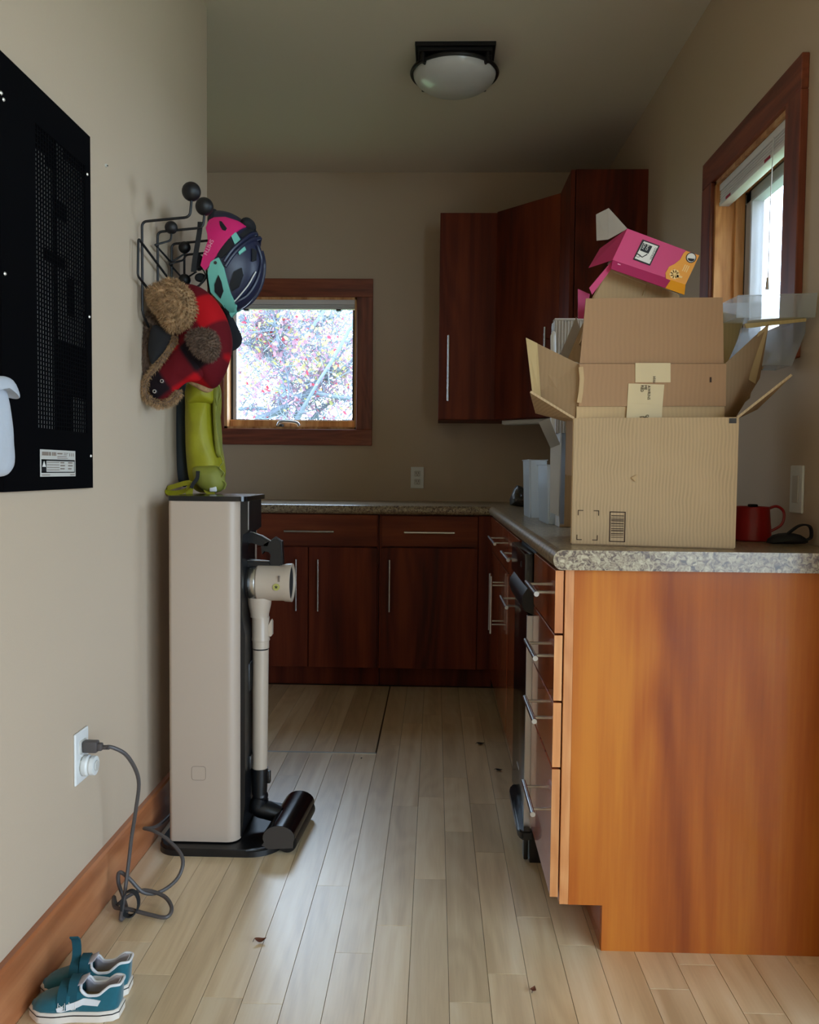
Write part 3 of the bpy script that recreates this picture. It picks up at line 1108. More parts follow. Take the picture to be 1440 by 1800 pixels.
t = thing('undercabinet_light', 'slim white light bar fixed under the corner wall cabinet', 'light', (0.45, 4.3, 1.28))
b = BM()
Fd.box(b, 0.02, 0.38, -0.10, -0.02, 1.274, 1.294, 0.003)
obj('housing', b, 'white', t)
b = BM()
Fd.box(b, 0.03, 0.37, -0.092, -0.028, 1.271, 1.2745)
obj('diffuser', b, 'opal', t)

# ---- wall plates
def duplex(name, label, o_, u, n, plugtop=False):
    F = Fr(o_, u, n)
    t = thing(name, label, 'outlet', F.P(0, 0, 0))
    b = BM()
    F.box(b, -0.035, 0.035, 0.0, 0.006, -0.058, 0.058, 0.002)
    obj('cover_plate', b, 'white', t)
    for z in (-0.022, 0.022):
        b = BM()
        F.box(b, -0.016, 0.016, 0.006, 0.0085, z - 0.015, z + 0.015, 0.003)
        s = obj('socket', b, 'offwhite', t)
        b = BM()
        for x in (-0.006, 0.006):
            F.box(b, x - 0.0011, x + 0.0011, 0.0084, 0.0089, z - 0.001, z + 0.008)
        F.box(b, -0.002, 0.002, 0.0084, 0.0089, z - 0.010, z - 0.006)
        obj('slot', b, 'slot', s)
    b = BM()
    F.box(b, -0.002, 0.002, 0.006, 0.0085, -0.002, 0.002)
    obj('screw', b, 'screw', t)
    return t


duplex('wall_outlet', 'white double outlet on the back wall above the counter', (-0.098, YB, 1.001), (1, 0, 0), (0, -1, 0))
duplex('wall_outlet', 'white double outlet low on the left wall with grey plug in it', (XL, 1.856, 0.395), (0, 1, 0), (1, 0, 0))
F = Fr((XR, 2.112, 1.003), (0, 1, 0), (-1, 0, 0))
t = thing('light_switch', 'white rocker switch plate on the right wall above the kettle', 'switch', F.o)
b = BM(); F.box(b, -0.036, 0.036, 0, 0.006, -0.058, 0.058, 0.002); obj('cover_plate', b, 'white', t)
b = BM(); F.box(b, -0.017, 0.017, 0.006, 0.0085, -0.033, 0.033, 0.001); obj('rocker', b, 'offwhite', t)

# ---- ceiling light
zc = ceil_z(3.32)
t = thing('ceiling_light', 'flush ceiling light with opal glass bowl and dark bronze square mount', 'lamp', (0.055, 3.32, zc - 0.12))
b = BM()
box(b, -0.092, 0.202, 3.173, 3.467, zc - 0.016, zc + 0.001, 0.002, 1)
box(b, -0.080, 0.190, 3.185, 3.455, zc - 0.030, zc - 0.016, 0.002, 1)
obj('mount_plate', b, 'bronze', t)
zr = zc - 0.052
b = BM()
lathe(b, [(0.166, 0.006), (0.169, 0.0), (0.166, -0.006), (0.158, -0.006), (0.157, 0.006), (0.166, 0.006)], (0.055, 3.32, zr), n=64)
obj('ring', b, 'bronze', t)
b = BM()
lathe(b, [(0.157, 0.0)] + [(0.157 * math.cos(a * PI / 2 / 10), -0.070 * math.sin(a * PI / 2 / 10) ** 1.0) for a in range(1, 10)] + [(0, -0.070)], (0.055, 3.32, zr), n=64)
obj('glass_bowl', b, 'opal', t, smooth=60)
for sx_ in (-1, 1):
    for sy_ in (-1, 1):
        b = BM()
        x, y = 0.055 + sx_ * 0.118, 3.32 + sy_ * 0.118
        cyl(b, (x, y, zc - 0.03), (x, y, zr - 0.012), 0.009, n=14)
        cyl(b, (x - sx_ * 0.006, y - sy_ * 0.006, zr - 0.006), (x - sx_ * 0.006, y - sy_ * 0.006, zr - 0.016), 0.0075, 0.004, n=12)
        cyl(b, (x + sx_ * 0.012, y - sy_ * 0.02, zc - 0.03), (x + sx_ * 0.012, y - sy_ * 0.02, zc - 0.05), 0.006, n=12)
        obj('post', b, 'bronze', t)

# anchor hole in the left wall
t = thing('wall_anchor', 'tiny bare screw anchor stuck in the left wall above the coat rack', 'screw', (XL, 2.03, 1.752))
obj('anchor_sleeve', cyl(BM(), (XL, 2.03, 1.752), (XL + 0.004, 2.03, 1.752), 0.0042, 0.0036, 12), 'offwhite', t)
obj('screw_tip', cyl(BM(), (XL, 2.03, 1.752), (XL + 0.007, 2.03, 1.751), 0.0018, 0.001, 8), 'ink', t)

# ================================================================== BLACK WALL PANEL
t = thing('ventilated_panel', 'black sheet-steel equipment panel with a perforated grille and white rating label', 'panel', (XL, 1.72, 0.993))
xp0, xp1 = XL + 0.001, XL + 0.011
ya, yb_, za, zb = 1.515, 1.915, 0.993, 1.774
ga, gb, gz0, gz1 = 1.652, 1.886, 1.115, 1.700
b = BM()
box(b, xp0, xp1, ya, ga, za, zb)
box(b, xp0, xp1, gb, yb_, za, zb)
box(b, xp0, xp1, ga, gb, za, gz0)
box(b, xp0, xp1, ga, gb, gz1, zb)
obj('cover', b, 'panelblack', t)
b = BM()
ny, nz = 20, 66
for i in range(ny + 1):
    y = ga + (gb - ga) * i / ny
    box(b, xp1 - 0.003, xp1 - 0.0012, y - 0.0025, y + 0.0025, gz0, gz1)
for i in range(nz + 1):
    z = gz0 + (gz1 - gz0) * i / nz
    box(b, xp1 - 0.0032, xp1 - 0.001, ga, gb, z - 0.0013, z + 0.0013)
obj('perforated_grille', b, 'panelblack', t, kind='stuff')
obj('backplate', box(BM(), xp0, xp0 + 0.0052, ga, gb, gz0, gz1), 'panelback', t)
b = BM()
for a, c, d, e in ((1.733, 1.748, 1.115, 1.70), (1.735, 1.80, 1.55, 1.585), (1.69, 1.79, 1.45, 1.475), (1.748, 1.815, 1.115, 1.30), (1.815, 1.886, 1.19, 1.30), (1.652, 1.70, 1.66, 1.70),
                   (1.70, 1.748, 1.64, 1.70), (1.79, 1.886, 1.68, 1.70), (1.80, 1.83, 1.36, 1.44)):
    box(b, xp0 + 0.0051, xp0 + 0.0062, a, c, d, e)
obj('inner_parts', b, 'panelblack', t)
for y, z in ((1.523, 1.70), (1.531, 1.692), (1.528, 1.385), (1.897, 1.686), (1.902, 1.375), (1.904, 1.065)):
    b = BM()
    lathe(b, [(0, 0.0025), (0.0022, 0.0022), (0.0036, 0.0)], (xp1, y, z), (1, 0, 0), 12)
    obj('screw', b, 'screw', t)
Fp = Fr((xp1, 1.738, 1.047), (0, 1, 0), (1, 0, 0))
b = BM(); Fp.box(b, -0.082, 0.082, 0, 0.0006, -0.027, 0.027)
lb = obj('rating_label', b, 'offwhite', t, label='white printed rating label with warning triangle')
b = BM()
Fp.box(b, -0.077, 0.078, 0.0006, 0.0009, 0.0045, 0.0075)
Fp.box(b, -0.077, 0.078, 0.0006, 0.0009, -0.0195, -0.0175)
Fp.box(b, -0.077, -0.056, 0.0006, 0.0009, -0.0195, 0.0075)
Fp.box(b, 0.0757, 0.078, 0.0006, 0.0009, -0.0195, 0.0075)
obj('label_frame', b, 'ink', lb)
b = BM()
prism(b, [Fp.P(-0.0745, 0.0009, -0.0075), Fp.P(-0.0585, 0.0009, -0.0075), Fp.P(-0.0665, 0.0009, 0.0045)], (0.0003, 0, 0))
obj('warning_triangle', b, 'inkwhite', lb)
b = BM()
rl = random.Random(3)
for z in (0.0018, -0.0032, -0.0085, -0.0135):
    Fp.box(b, -0.053, 0.003, 0.0006, 0.0009, z - 0.0008, z + 0.0006)
for u in (0.008, 0.045):
    for z in (0.0015, -0.0045, -0.0110):
        Fp.box(b, u, u + rl.uniform(0.016, 0.026), 0.0006, 0.0009, z - 0.0014, z + 0.0012)
for u, w in ((-0.074, 0.004), (-0.069, 0.004), (-0.064, 0.004), (-0.059, 0.004), (-0.054, 0.004), (-0.049, 0.003), (-0.044, 0.004), (-0.039, 0.004), (-0.030, 0.005), (-0.023, 0.006), (-0.015, 0.004)):
    Fp.box(b, u, u + w, 0.0006, 0.0009, 0.0150, 0.0225)
Fp.box(b, -0.006, 0.018, 0.0006, 0.0009, 0.0185, 0.0215)
Fp.box(b, -0.006, 0.038, 0.0006, 0.0009, 0.0135, 0.0150)
Fp.box(b, -0.006, 0.044, 0.0006, 0.0009, 0.0100, 0.0112)
Fp.box(b, 0.024, 0.046, 0.0006, 0.0009, 0.0205, 0.0218)
Fp.box(b, 0.024, 0.040, 0.0006, 0.0009, 0.0175, 0.0187)
for u in (0.052, 0.061, 0.070):
    Fp.box(b, u, u + 0.003, 0.0006, 0.0009, 0.0150, 0.0220)
Fp.box(b, -0.076, -0.040, 0.0006, 0.0009, -0.0245, -0.0230)
Fp.box(b, 0.055, 0.077, 0.0006, 0.0009, -0.0245, -0.0228)
obj('label_print', b, 'line', lb)

# white cloth hanging at the left edge
b = BM()
oo = [(XL + 0.05, y, z) for y, z in ((1.33, 1.165), (1.40, 1.182), (1.435, 1.176), (1.452, 1.12), (1.462, 1.08), (1.466, 1.05), (1.455, 1.03), (1.425, 1.022), (1.36, 1.03), (1.33, 1.08))]
t = thing('hanging_mitt', 'smooth white padded mitt hanging over the edge of the black wall panel', 'mitt', (XL + 0.04, 1.40, 1.02))
puff(b, oo, (1, 0, 0), 0.022, 0.026, lump=0.004)
obj('mitt_body', b, 'whitecloth', t)
b = BM()
puff(b, [(XL + 0.062, y, z) for y, z in ((1.33, 1.170), (1.40, 1.189), (1.44, 1.187), (1.463, 1.166), (1.461, 1.156), (1.43, 1.168), (1.37, 1.166), (1.33, 1.155))], (1, 0, 0), 0.018, 0.022)
obj('folded_cuff', b, 'whitecloth', t)
obj('hanging_loop', tube(BM(), spline([(XL + 0.05, 1.36, 1.178), (XL + 0.02, 1.37, 1.215), (XL + 0.004, 1.375, 1.225)], 4), 0.003, 6), 'whitecloth', t)

# ================================================================== COAT RACK
t = thing('coat_rack', 'black bent-wire coat rack with round ball hooks on the left wall', 'coat rack', (XL + 0.01, 2.42, 1.5))
xw = XL + 0.016
bases = (2.235, 2.36, 2.485, 2.61)
b = BM()
arms = []
for i, y in enumerate(bases):
    w = BM()
    if i == 0:
        zb0 = 1.49
        pts = [(xw, y, 1.45), (xw, y, 1.68), (XL + 0.142, y, 1.692), (XL + 0.146, y, 1.733)]
    else:
        pts = [(xw, y, 1.45), (xw, y, 1.688), (XL + 0.142, y, 1.700), (XL + 0.146, y, 1.735)]
    tube(w, rounded(pts, 0.014), 0.0036, 8)
    a_ = obj('hook_wire', w, 'black', t)
    s_ = BM(); ball(s_, (XL + 0.146, y, 1.757), 0.0245, seg=24)
    obj('hook_ball', s_, 'black', a_)
for i, (y, z) in enumerate(((2.36, 1.700), (2.485, 1.678), (2.485, 1.585))):
    w = BM()
    x = XL + 0.054
    tube(w, rounded([(xw, y - 0.02, z - 0.052), (x, y, z - 0.035), (x, y, z - 0.010)], 0.01), 0.0028, 8)
    if i < 2:
        tube(w, rounded([(xw, y - 0.02, z - 0.052), (xw, y + 0.12, z - 0.066), (x, y + 0.125, z - 0.04)], 0.01), 0.0028, 8)
    a_ = obj('small_hook_wire', w, 'black', t)
    s_ = BM(); ball(s_, (x, y, z), 0.0175, seg=20)
    obj('small_hook_ball', s_, 'black', a_)
b = BM()
tube(b, rounded([(xw + .004, 2.62, 1.545), (xw + .004, 2.195, 1.627), (xw + .004, 2.190, 1.53), (xw + .004, 2.62, 1.44)], 0.012), 0.0033, 8)
tube(b, rounded([(xw, 2.235, 1.46), (xw, 2.24, 1.44), (xw, 2.50, 1.30)], 0.012), 0.0033, 8)
obj('frame_wire', b, 'black', t)

# ================================================================== HELMET
HY = 2.50
t = thing('bike_helmet', 'child bike helmet in magenta, navy and mint hanging on the coat rack', 'helmet', (-0.6043, 2.5, 1.5103))
hc = V((-0.6359, 2.5, 1.6381))
hax = V((-0.546, 2.5, 1.7638)) - V((-0.6595, 2.5, 1.5018))
# dome: half ellipsoid; local axes: e = long axis of opening rim, g = bulge direction, y = depth
rim_a, rim_b = V((-0.6491, 2.5, 1.7849)), V((-0.6093, 2.5, 1.4938))
hc = (rim_a + rim_b) / 2
eL = (rim_a - rim_b) / 2
A_ = eL.length
e_ = eL.normalized()
g_ = V((e_.z, 0, -e_.x))
Bg, Cy = 0.120, 0.095


def hsurf(a, g, out=0.0, side=-1):
    """a along the rim, g bulge, both in metres in the XZ plane of the helmet -> point on the near (-Y) or far surface"""
    q = 1 - (a / (A_ + 0.002)) ** 2 - (max(g, 0) / (Bg + 0.002)) ** 2
    y = Cy * math.sqrt(max(q, 0.0))
    return hc + e_ * a + g_ * g + V((0, side * (y + out), 0))


b = BM()
nu, nv = 28, 20
rows = []
for i in range(nv + 1):
    ph = PI / 2 * i / nv            # 0 rim .. pi/2 crown
    row = []
    for j in range(nu):
        th_ = 2 * PI * j / nu
        row.append(hc + e_ * (A_ * math.cos(ph) * math.cos(th_)) + V((0, Cy * math.cos(ph) * math.sin(th_), 0)) + g_ * (Bg * math.sin(ph)))
    rows.append(row)
vr = [[b.verts.new(p_) for p_ in r] for r in rows[:-1]]
top = b.verts.new(rows[-1][0])
for i in range(nv - 1):
    for j in range(nu):
        b.faces.new((vr[i][j], vr[i][(j + 1) % nu], vr[i + 1][(j + 1) % nu], vr[i + 1][j]))
for j in range(nu):
    b.faces.new((vr[-1][j], vr[-1][(j + 1) % nu], top))
sh = obj('shell', b, 'helmnavy', t, smooth=60)
sm = sh.modifiers.new('thick', 'SOLIDIFY'); sm.thickness = 0.016; sm.offset = -1
b = BM()
lathe(b, [(0.001, 0), (1, 0)], (0, 0, 0), n=4) if False else None
tube(b, [hc + e_ * (A_ * 0.985 * math.cos(2 * PI * j / 40)) + V((0, Cy * 0.98 * math.sin(2 * PI * j / 40), 0)) for j in range(40)], 0.008, 8, closed=True)
obj('rim', b, 'foam', t)


def hl(px_list):
    return px_list


def hpatch(name, pts, m, t_=0.004, cell=0.008, parent=t, both=True, **kw):
    b = BM()
    loc = []
    for p_ in pts:
        d_ = V(p_) - hc
        loc.append((d_.dot(e_), d_.dot(g_)))
    if both:
        b2 = BM()
        patch(b2, loc, lambda a, g: hsurf(a, g, 0, 1), t_, lambda a, g: V((0, 1, 0)), cell)
        obj(name, b2, m, parent, smooth=60)
    for side in (-1,):
        patch(b, loc, lambda a, g, s=side: hsurf(a, g, 0, s), t_, lambda a, g, s=side: V((0, s, 0)), cell)
    return obj(name, b, m, parent, smooth=60, **kw)


pk = hpatch('visor_shell', [(-0.6338, 2.41, 1.7486), (-0.6033, 2.41, 1.7518), (-0.5712, 2.41, 1.744), (-0.5472, 2.41, 1.733), (-0.5616, 2.41, 1.7173), (-0.5841, 2.41, 1.689), (-0.6098, 2.41, 1.6512), (-0.6324, 2.41, 1.6133), (-0.6533, 2.41, 1.5943), (-0.6646, 2.41, 1.6069), (-0.6549, 2.41, 1.6417), (-0.6435, 2.41, 1.6763), (-0.6467, 2.41, 1.6952), (-0.6531, 2.41, 1.7141), (-0.6466, 2.41, 1.7392)], 'helmpink', 0.006, label='magenta front shell with brand lettering')
hpatch('vent', [(-0.6161, 2.41, 1.7361), (-0.6097, 2.41, 1.7345), (-0.5937, 2.41, 1.7141), (-0.5969, 2.41, 1.7063), (-0.6049, 2.41, 1.7078), (-0.6129, 2.41, 1.722)], 'foam', 0.008, both=False)
mint = hpatch('side_panel', [(-0.6259, 2.41, 1.6228), (-0.613, 2.41, 1.6291), (-0.6002, 2.41, 1.6039), (-0.5938, 2.41, 1.5724), (-0.5873, 2.41, 1.5376), (-0.5777, 2.41, 1.5092), (-0.5874, 2.41, 1.4933), (-0.6003, 2.41, 1.4806), (-0.6164, 2.41, 1.509), (-0.6421, 2.41, 1.5374), (-0.6453, 2.41, 1.588), (-0.6356, 2.41, 1.6165)], 'helmmint', 0.007, label='mint green side panel with a triangular opening')
hpatch('panel_opening', [(-0.6147, 2.41, 1.5818), (-0.6082, 2.41, 1.5644), (-0.605, 2.41, 1.5407), (-0.6163, 2.41, 1.5217), (-0.6292, 2.41, 1.5375), (-0.6276, 2.41, 1.5565)], 'foam', 0.0095, both=False)
for q in ([(412, 414), (418, 409), (424, 422), (416, 431), (407, 424)], [(424, 436), (430, 431), (431, 440), (422, 448), (418, 443)]):
    pass
hpatch('accent', [(-0.5833, 2.42, 1.6965), (-0.5704, 2.42, 1.7059), (-0.5575, 2.42, 1.6854), (-0.5704, 2.42, 1.6681)], 'helmmint', 0.005)
hpatch('accent', [(-0.5639, 2.42, 1.657), (-0.5478, 2.42, 1.6697), (-0.543, 2.42, 1.6586), (-0.5591, 2.42, 1.6412)], 'helmmint', 0.005)
hpatch('vent', [(-0.622, 2.42, 1.6442), (-0.5865, 2.42, 1.6854), (-0.5768, 2.42, 1.6728), (-0.5736, 2.42, 1.6602), (-0.6059, 2.42, 1.6284), (-0.6156, 2.42, 1.6347)], 'foam', 0.004)
hpatch('vent', [(-0.5478, 2.42, 1.7202), (-0.5317, 2.42, 1.7359), (-0.5237, 2.42, 1.7233), (-0.5285, 2.42, 1.7107), (-0.551, 2.42, 1.6886), (-0.5607, 2.42, 1.6981)], 'foam', 0.004)
hpatch('vent', [(-0.5865, 2.42, 1.5588), (-0.5736, 2.42, 1.5937), (-0.5542, 2.42, 1.6064), (-0.551, 2.42, 1.5874), (-0.5639, 2.42, 1.5557), (-0.5833, 2.42, 1.5429)], 'foam', 0.004)
hpatch('vent', [(-0.5285, 2.42, 1.6666), (-0.5188, 2.42, 1.6634), (-0.5188, 2.42, 1.635), (-0.5284, 2.42, 1.6286)], 'foam', 0.004)
# raised ribs over the dome
for g0, (pa_, pb_) in ((0, ((396, 462), (443, 404))), (1, ((398, 478), (452, 420))), (2, ((410, 520), (456, 440)))):
    A1, B1 = V((-0.5994, 2.42, 1.619)), V((-0.5237, 2.42, 1.7107))
ribs = ([(-0.5962, 2.42, 1.6063), (-0.5736, 2.42, 1.6412), (-0.5446, 2.42, 1.6776), (-0.5172, 2.42, 1.7092)], [(-0.5801, 2.42, 1.5143), (-0.5445, 2.42, 1.5399), (-0.5187, 2.42, 1.5843), (-0.5091, 2.42, 1.6382), (-0.5188, 2.42, 1.6792)], [(-0.5994, 2.42, 1.619), (-0.5768, 2.42, 1.6538), (-0.551, 2.42, 1.6855), (-0.5285, 2.42, 1.7202)])
for rb in ribs:
    b = BM()
    for side in (-1, 1):
        pts = []
        for p_ in spline(rb, 5):
            d_ = p_ - hc
            pts.append(hsurf(d_.dot(e_), d_.dot(g_), 0.003, side))
        tube(b, pts, 0.0055, 8)
    obj('rib', b, 'helmnavy', t)
for nm, s in (('dial', 1),):
    c_ = V((-0.622, 2.42, 1.6141)) - hc
    p_ = hsurf(c_.dot(e_), c_.dot(g_), 0.007, -1)
    obj('rivet', cyl(BM(), p_, p_ + V((0, -0.002, 0)), 0.0045, n=16), 'greypl', t)
tp = V((-0.6414, 2.42, 1.6568)) - hc
tpp = hsurf(tp.dot(e_), tp.dot(g_), 0.008, -1)
ud = (V((-0.6317, 2.42, 1.6695)) - V((-0.6511, 2.42, 1.6299))).normalized()
text('lettering', 'SMITH', 0.0165, tpp, -ud, V((ud.z, 0, -ud.x)), 'inkpink', pk)
# white rear edge trim and straps
b = BM()
tube(b, [hsurf((V(p_) - hc).dot(e_), (V(p_) - hc).dot(g_), 0.002, -1) for p_ in spline([(-0.5929, 2.46, 1.5092), (-0.5699, 2.46, 1.5287), (-0.5404, 2.46, 1.5643), (-0.5207, 2.46, 1.603)], 4)], 0.002, 6)
obj('white_edge', b, 'white', t)
b = BM()
tube(b, spline([(-0.6648, 2.4, 1.7269), (-0.6664, 2.4, 1.7034), (-0.6729, 2.4, 1.6642), (-0.6811, 2.4, 1.6171), (-0.6843, 2.4, 1.5888)], 5), 0, flat=(0.014, 0.0025), up=(1, 0, 0))
tube(b, spline([(-0.69, 2.42, 1.5934), (-0.6706, 2.42, 1.6061), (-0.6544, 2.42, 1.5808), (-0.6707, 2.42, 1.5585), (-0.682, 2.42, 1.5505)], 5), 0, flat=(0.012, 0.0025), up=(0, 1, 0))
tube(b, spline([(-0.6761, 2.44, 1.6459), (-0.6598, 2.44, 1.6108), (-0.6534, 2.44, 1.5629), (-0.6436, 2.44, 1.5228)], 5), 0, flat=(0.012, 0.0025), up=(0, 1, 0))
obj('chin_strap', b, 'web', t)
b = BM()
ball(b, (-0.6766, 2.43, 1.6212), 0.019, (0.8, 0.5, 1.2))
ball(b, (-0.6734, 2.43, 1.5798), 0.016, (1.0, 0.5, 0.8))
obj('strap_padding', b, 'foam', t)
b = BM()
ball(b, (-0.5526, 2.5, 1.7427), 0.022, (1, 2.2, 1))
obj('front_brow', b, 'foam', t)

# black cap behind helmet
t = thing('black_cap', 'black cap tucked behind the helmet with its brim showing by the window', 'cap', (-0.6188, 2.56, 1.4204))
b = BM()
puff(b, [(-0.6753, 2.56, 1.5129), (-0.6308, 2.56, 1.5215), (-0.6136, 2.56, 1.4947), (-0.5931, 2.56, 1.4543), (-0.5845, 2.56, 1.4307), (-0.5914, 2.56, 1.407), (-0.6137, 2.56, 1.3917), (-0.6411, 2.56, 1.3899), (-0.6686, 2.56, 1.4201)], (0, -1, 0), 0.02, 0.05)
obj('crown', b, 'capblack', t)
b = BM()
puff(b, [(-0.6271, 2.545, 1.4986), (-0.6067, 2.545, 1.4753), (-0.5879, 2.545, 1.4452), (-0.5811, 2.545, 1.4251), (-0.5913, 2.545, 1.3998), (-0.6237, 2.545, 1.3879), (-0.6169, 2.545, 1.4182), (-0.6203, 2.545, 1.4601)], (0, -1, 0), 0.006, 0.004)
obj('brim', b, 'capblack', t)

# ================================================================== TRAPPER HAT
t = thing('trapper_hat', 'red and black plaid trapper hat with brown fur flaps on the coat rack', 'hat', (-0.6722, 2.3, 1.2209))
b = BM()
puff(b, [(-0.6896, 2.32, 1.5323), (-0.6539, 2.32, 1.5339), (-0.6182, 2.32, 1.5128), (-0.5871, 2.32, 1.4763), (-0.5654, 2.32, 1.4275), (-0.5577, 2.32, 1.377), (-0.5686, 2.32, 1.3233), (-0.5873, 2.32, 1.2802), (-0.6092, 2.32, 1.2569), (-0.6466, 2.32, 1.2674), (-0.6779, 2.32, 1.2796), (-0.6965, 2.32, 1.3225), (-0.7088, 2.32, 1.3839), (-0.7054, 2.32, 1.4605)], (0, -1, 0), 0.075, 0.10, lump=0.010, lscale=14)
obj('crown', b, 'plaid', t, smooth=60)
b = BM()
puff(b, [(-0.6644, 2.275, 1.3924), (-0.6308, 2.275, 1.3776), (-0.6095, 2.275, 1.3175), (-0.631, 2.275, 1.2751), (-0.6647, 2.275, 1.2689), (-0.6893, 2.275, 1.2506), (-0.7109, 2.275, 1.2231), (-0.7386, 2.275, 1.2169), (-0.7693, 2.275, 1.2288), (-0.7784, 2.275, 1.256), (-0.7691, 2.275, 1.2803), (-0.7413, 2.275, 1.3076), (-0.7105, 2.275, 1.344), (-0.6858, 2.275, 1.3803)], (0, -1, 0), 0.022, 0.02, lump=0.004, center=(-0.6984, 2.275, 1.2943))
ef = obj('ear_flap', b, 'plaid', t, smooth=60)
for q in ((-0.7257, 2.25, 1.2689), (-0.7456, 2.25, 1.2418)):
    b = BM()
    lathe(b, [(0.0022, 0.0), (0.003, 0.0028), (0.0052, 0.0024), (0.0056, -0.006)], q, (0, -1, 0), 16)
    obj('snap', b, 'alu', ef)
# fur front flap, turned up
src1 = BM()
puff(src1, [(-0.7611, 2.255, 1.5137), (-0.7277, 2.255, 1.5287), (-0.7035, 2.255, 1.5391), (-0.6733, 2.255, 1.5229), (-0.6522, 2.255, 1.5052), (-0.6387, 2.255, 1.4712), (-0.6372, 2.255, 1.4459), (-0.6494, 2.255, 1.4162), (-0.6767, 2.255, 1.4041), (-0.701, 2.255, 1.398), (-0.7191, 2.255, 1.4158), (-0.7372, 2.255, 1.4455), (-0.7613, 2.255, 1.4781)], (0, -1, 0), 0.026, 0.022, lump=0.008, lscale=40)
ff = BM()
tufts(ff, src1, 9000, 0.0105, 0.0007, 0.35, 2)
o1 = obj('front_fur_flap', src1, 'fur', t, smooth=60, label='light brown fur flap turned up at the front')
obj('fur_hair', ff, 'fur', o1, smooth=0, raw=True, kind='stuff')
src2 = BM()
puff(src2, [(-0.6528, 2.225, 1.3817), (-0.6348, 2.225, 1.3994), (-0.6079, 2.225, 1.4025), (-0.5811, 2.225, 1.3938), (-0.5677, 2.225, 1.3645), (-0.5722, 2.225, 1.338), (-0.5871, 2.225, 1.3203), (-0.6021, 2.225, 1.3231), (-0.62, 2.225, 1.3318), (-0.6379, 2.225, 1.3494)], (0, -1, 0), 0.014, 0.014, lump=0.006, lscale=40)
ff = BM()
tufts(ff, src2, 4200, 0.0095, 0.0007, 0.35, 3)
o1 = obj('folded_ear_fur', src2, 'furdark', t, smooth=60, label='dark brown fur patch of the folded ear flap')
obj('fur_hair', ff, 'furdark', o1, smooth=0, raw=True, kind='stuff')
# fur lining on the wall side
src3 = BM()
puff(src3, [(-0.7766, 2.3, 1.4641), (-0.7458, 2.3, 1.4415), (-0.718, 2.3, 1.4112), (-0.6995, 2.3, 1.3931), (-0.7183, 2.3, 1.3535), (-0.7525, 2.3, 1.3121), (-0.7775, 2.3, 1.286), (-0.7901, 2.3, 1.2522), (-0.7716, 2.3, 1.2248), (-0.7933, 2.3, 1.2277), (-0.8055, 2.3, 1.2705), (-0.8053, 2.3, 1.3194), (-0.7988, 2.3, 1.3652), (-0.7923, 2.3, 1.4185)], (0, -1, 0), 0.022, 0.04, lump=0.006, center=(-0.771, 2.3, 1.3425))
ff = BM()
tufts(ff, src3, 8000, 0.011, 0.0007, 0.6, 4)
o1 = obj('fur_lining', src3, 'furdark', t, smooth=60)
obj('fur_hair', ff, 'furdark', o1, smooth=0, raw=True, kind='stuff')
src4 = BM()
tube(src4, spline([(-0.6898, 2.268, 1.3882), (-0.7144, 2.268, 1.3491), (-0.7451, 2.268, 1.3083), (-0.7713, 2.268, 1.2734), (-0.7791, 2.268, 1.2432), (-0.7609, 2.268, 1.2192), (-0.7333, 2.268, 1.2103), (-0.7057, 2.268, 1.2196), (-0.6842, 2.268, 1.2439)], 5), 0.008, 8)
ff = BM()
tufts(ff, src4, 5200, 0.010, 0.0006, 0.5, 5)
o1 = obj('fur_trim', src4, 'furdark', ef, smooth=60) if False else obj('fur_trim', src4, 'furdark', t, smooth=60)
obj('fur_hair', ff, 'fur', o1, smooth=0, raw=True, kind='stuff')
b = BM()
puff(b, [(-0.7548, 2.262, 1.4168), (-0.7244, 2.262, 1.408), (-0.7062, 2.262, 1.3902), (-0.7124, 2.262, 1.3662), (-0.7369, 2.262, 1.3331), (-0.7584, 2.262, 1.315), (-0.7673, 2.262, 1.3599)], (0, -1, 0), 0.012, 0.02)
obj('inner_lining', b, 'lining', t)
b = BM()
puff(b, [(-0.6886, 2.33, 1.2929), (-0.6572, 2.33, 1.2869), (-0.6306, 2.33, 1.2686), (-0.6118, 2.33, 1.2563), (-0.6307, 2.33, 1.2469), (-0.6573, 2.33, 1.2591), (-0.6808, 2.33, 1.2744)], (0, -1, 0), 0.02, 0.05)
obj('brim_fur', b, 'fur', t)

# ================================================================== BACKPACK
t = thing('backpack', 'chartreuse yellow backpack hanging under the hats with buckled straps', 'backpack', (-0.7143, 2.56, 0.9627))
b = BM()
puff(b, [(-0.7439, 2.54, 1.2922), (-0.7079, 2.54, 1.3026), (-0.6635, 2.54, 1.2928), (-0.6584, 2.54, 1.2489), (-0.6551, 2.54, 1.1813), (-0.6466, 2.54, 1.1136), (-0.6364, 2.54, 1.0543), (-0.633, 2.54, 1.0118), (-0.6571, 2.54, 0.974), (-0.7052, 2.54, 0.9667), (-0.7327, 2.54, 0.9937), (-0.7428, 2.54, 1.0618), (-0.746, 2.54, 1.1467), (-0.7458, 2.54, 1.2229)], (0, -1, 0), 0.075, 0.10, lump=0.012, lscale=16, rings=9)
obj('main_pack', b, 'lime', t, smooth=60)
b = BM()
puff(b, [(-0.7322, 2.5, 1.2849), (-0.6968, 2.5, 1.2951), (-0.6548, 2.5, 1.2887), (-0.6498, 2.5, 1.2589), (-0.6515, 2.5, 1.2323), (-0.6936, 2.5, 1.227), (-0.729, 2.5, 1.2284)], (0, -1, 0), 0.05, 0.04, lump=0.006)
obj('top_lid', b, 'lime', t, smooth=60)
b = BM()
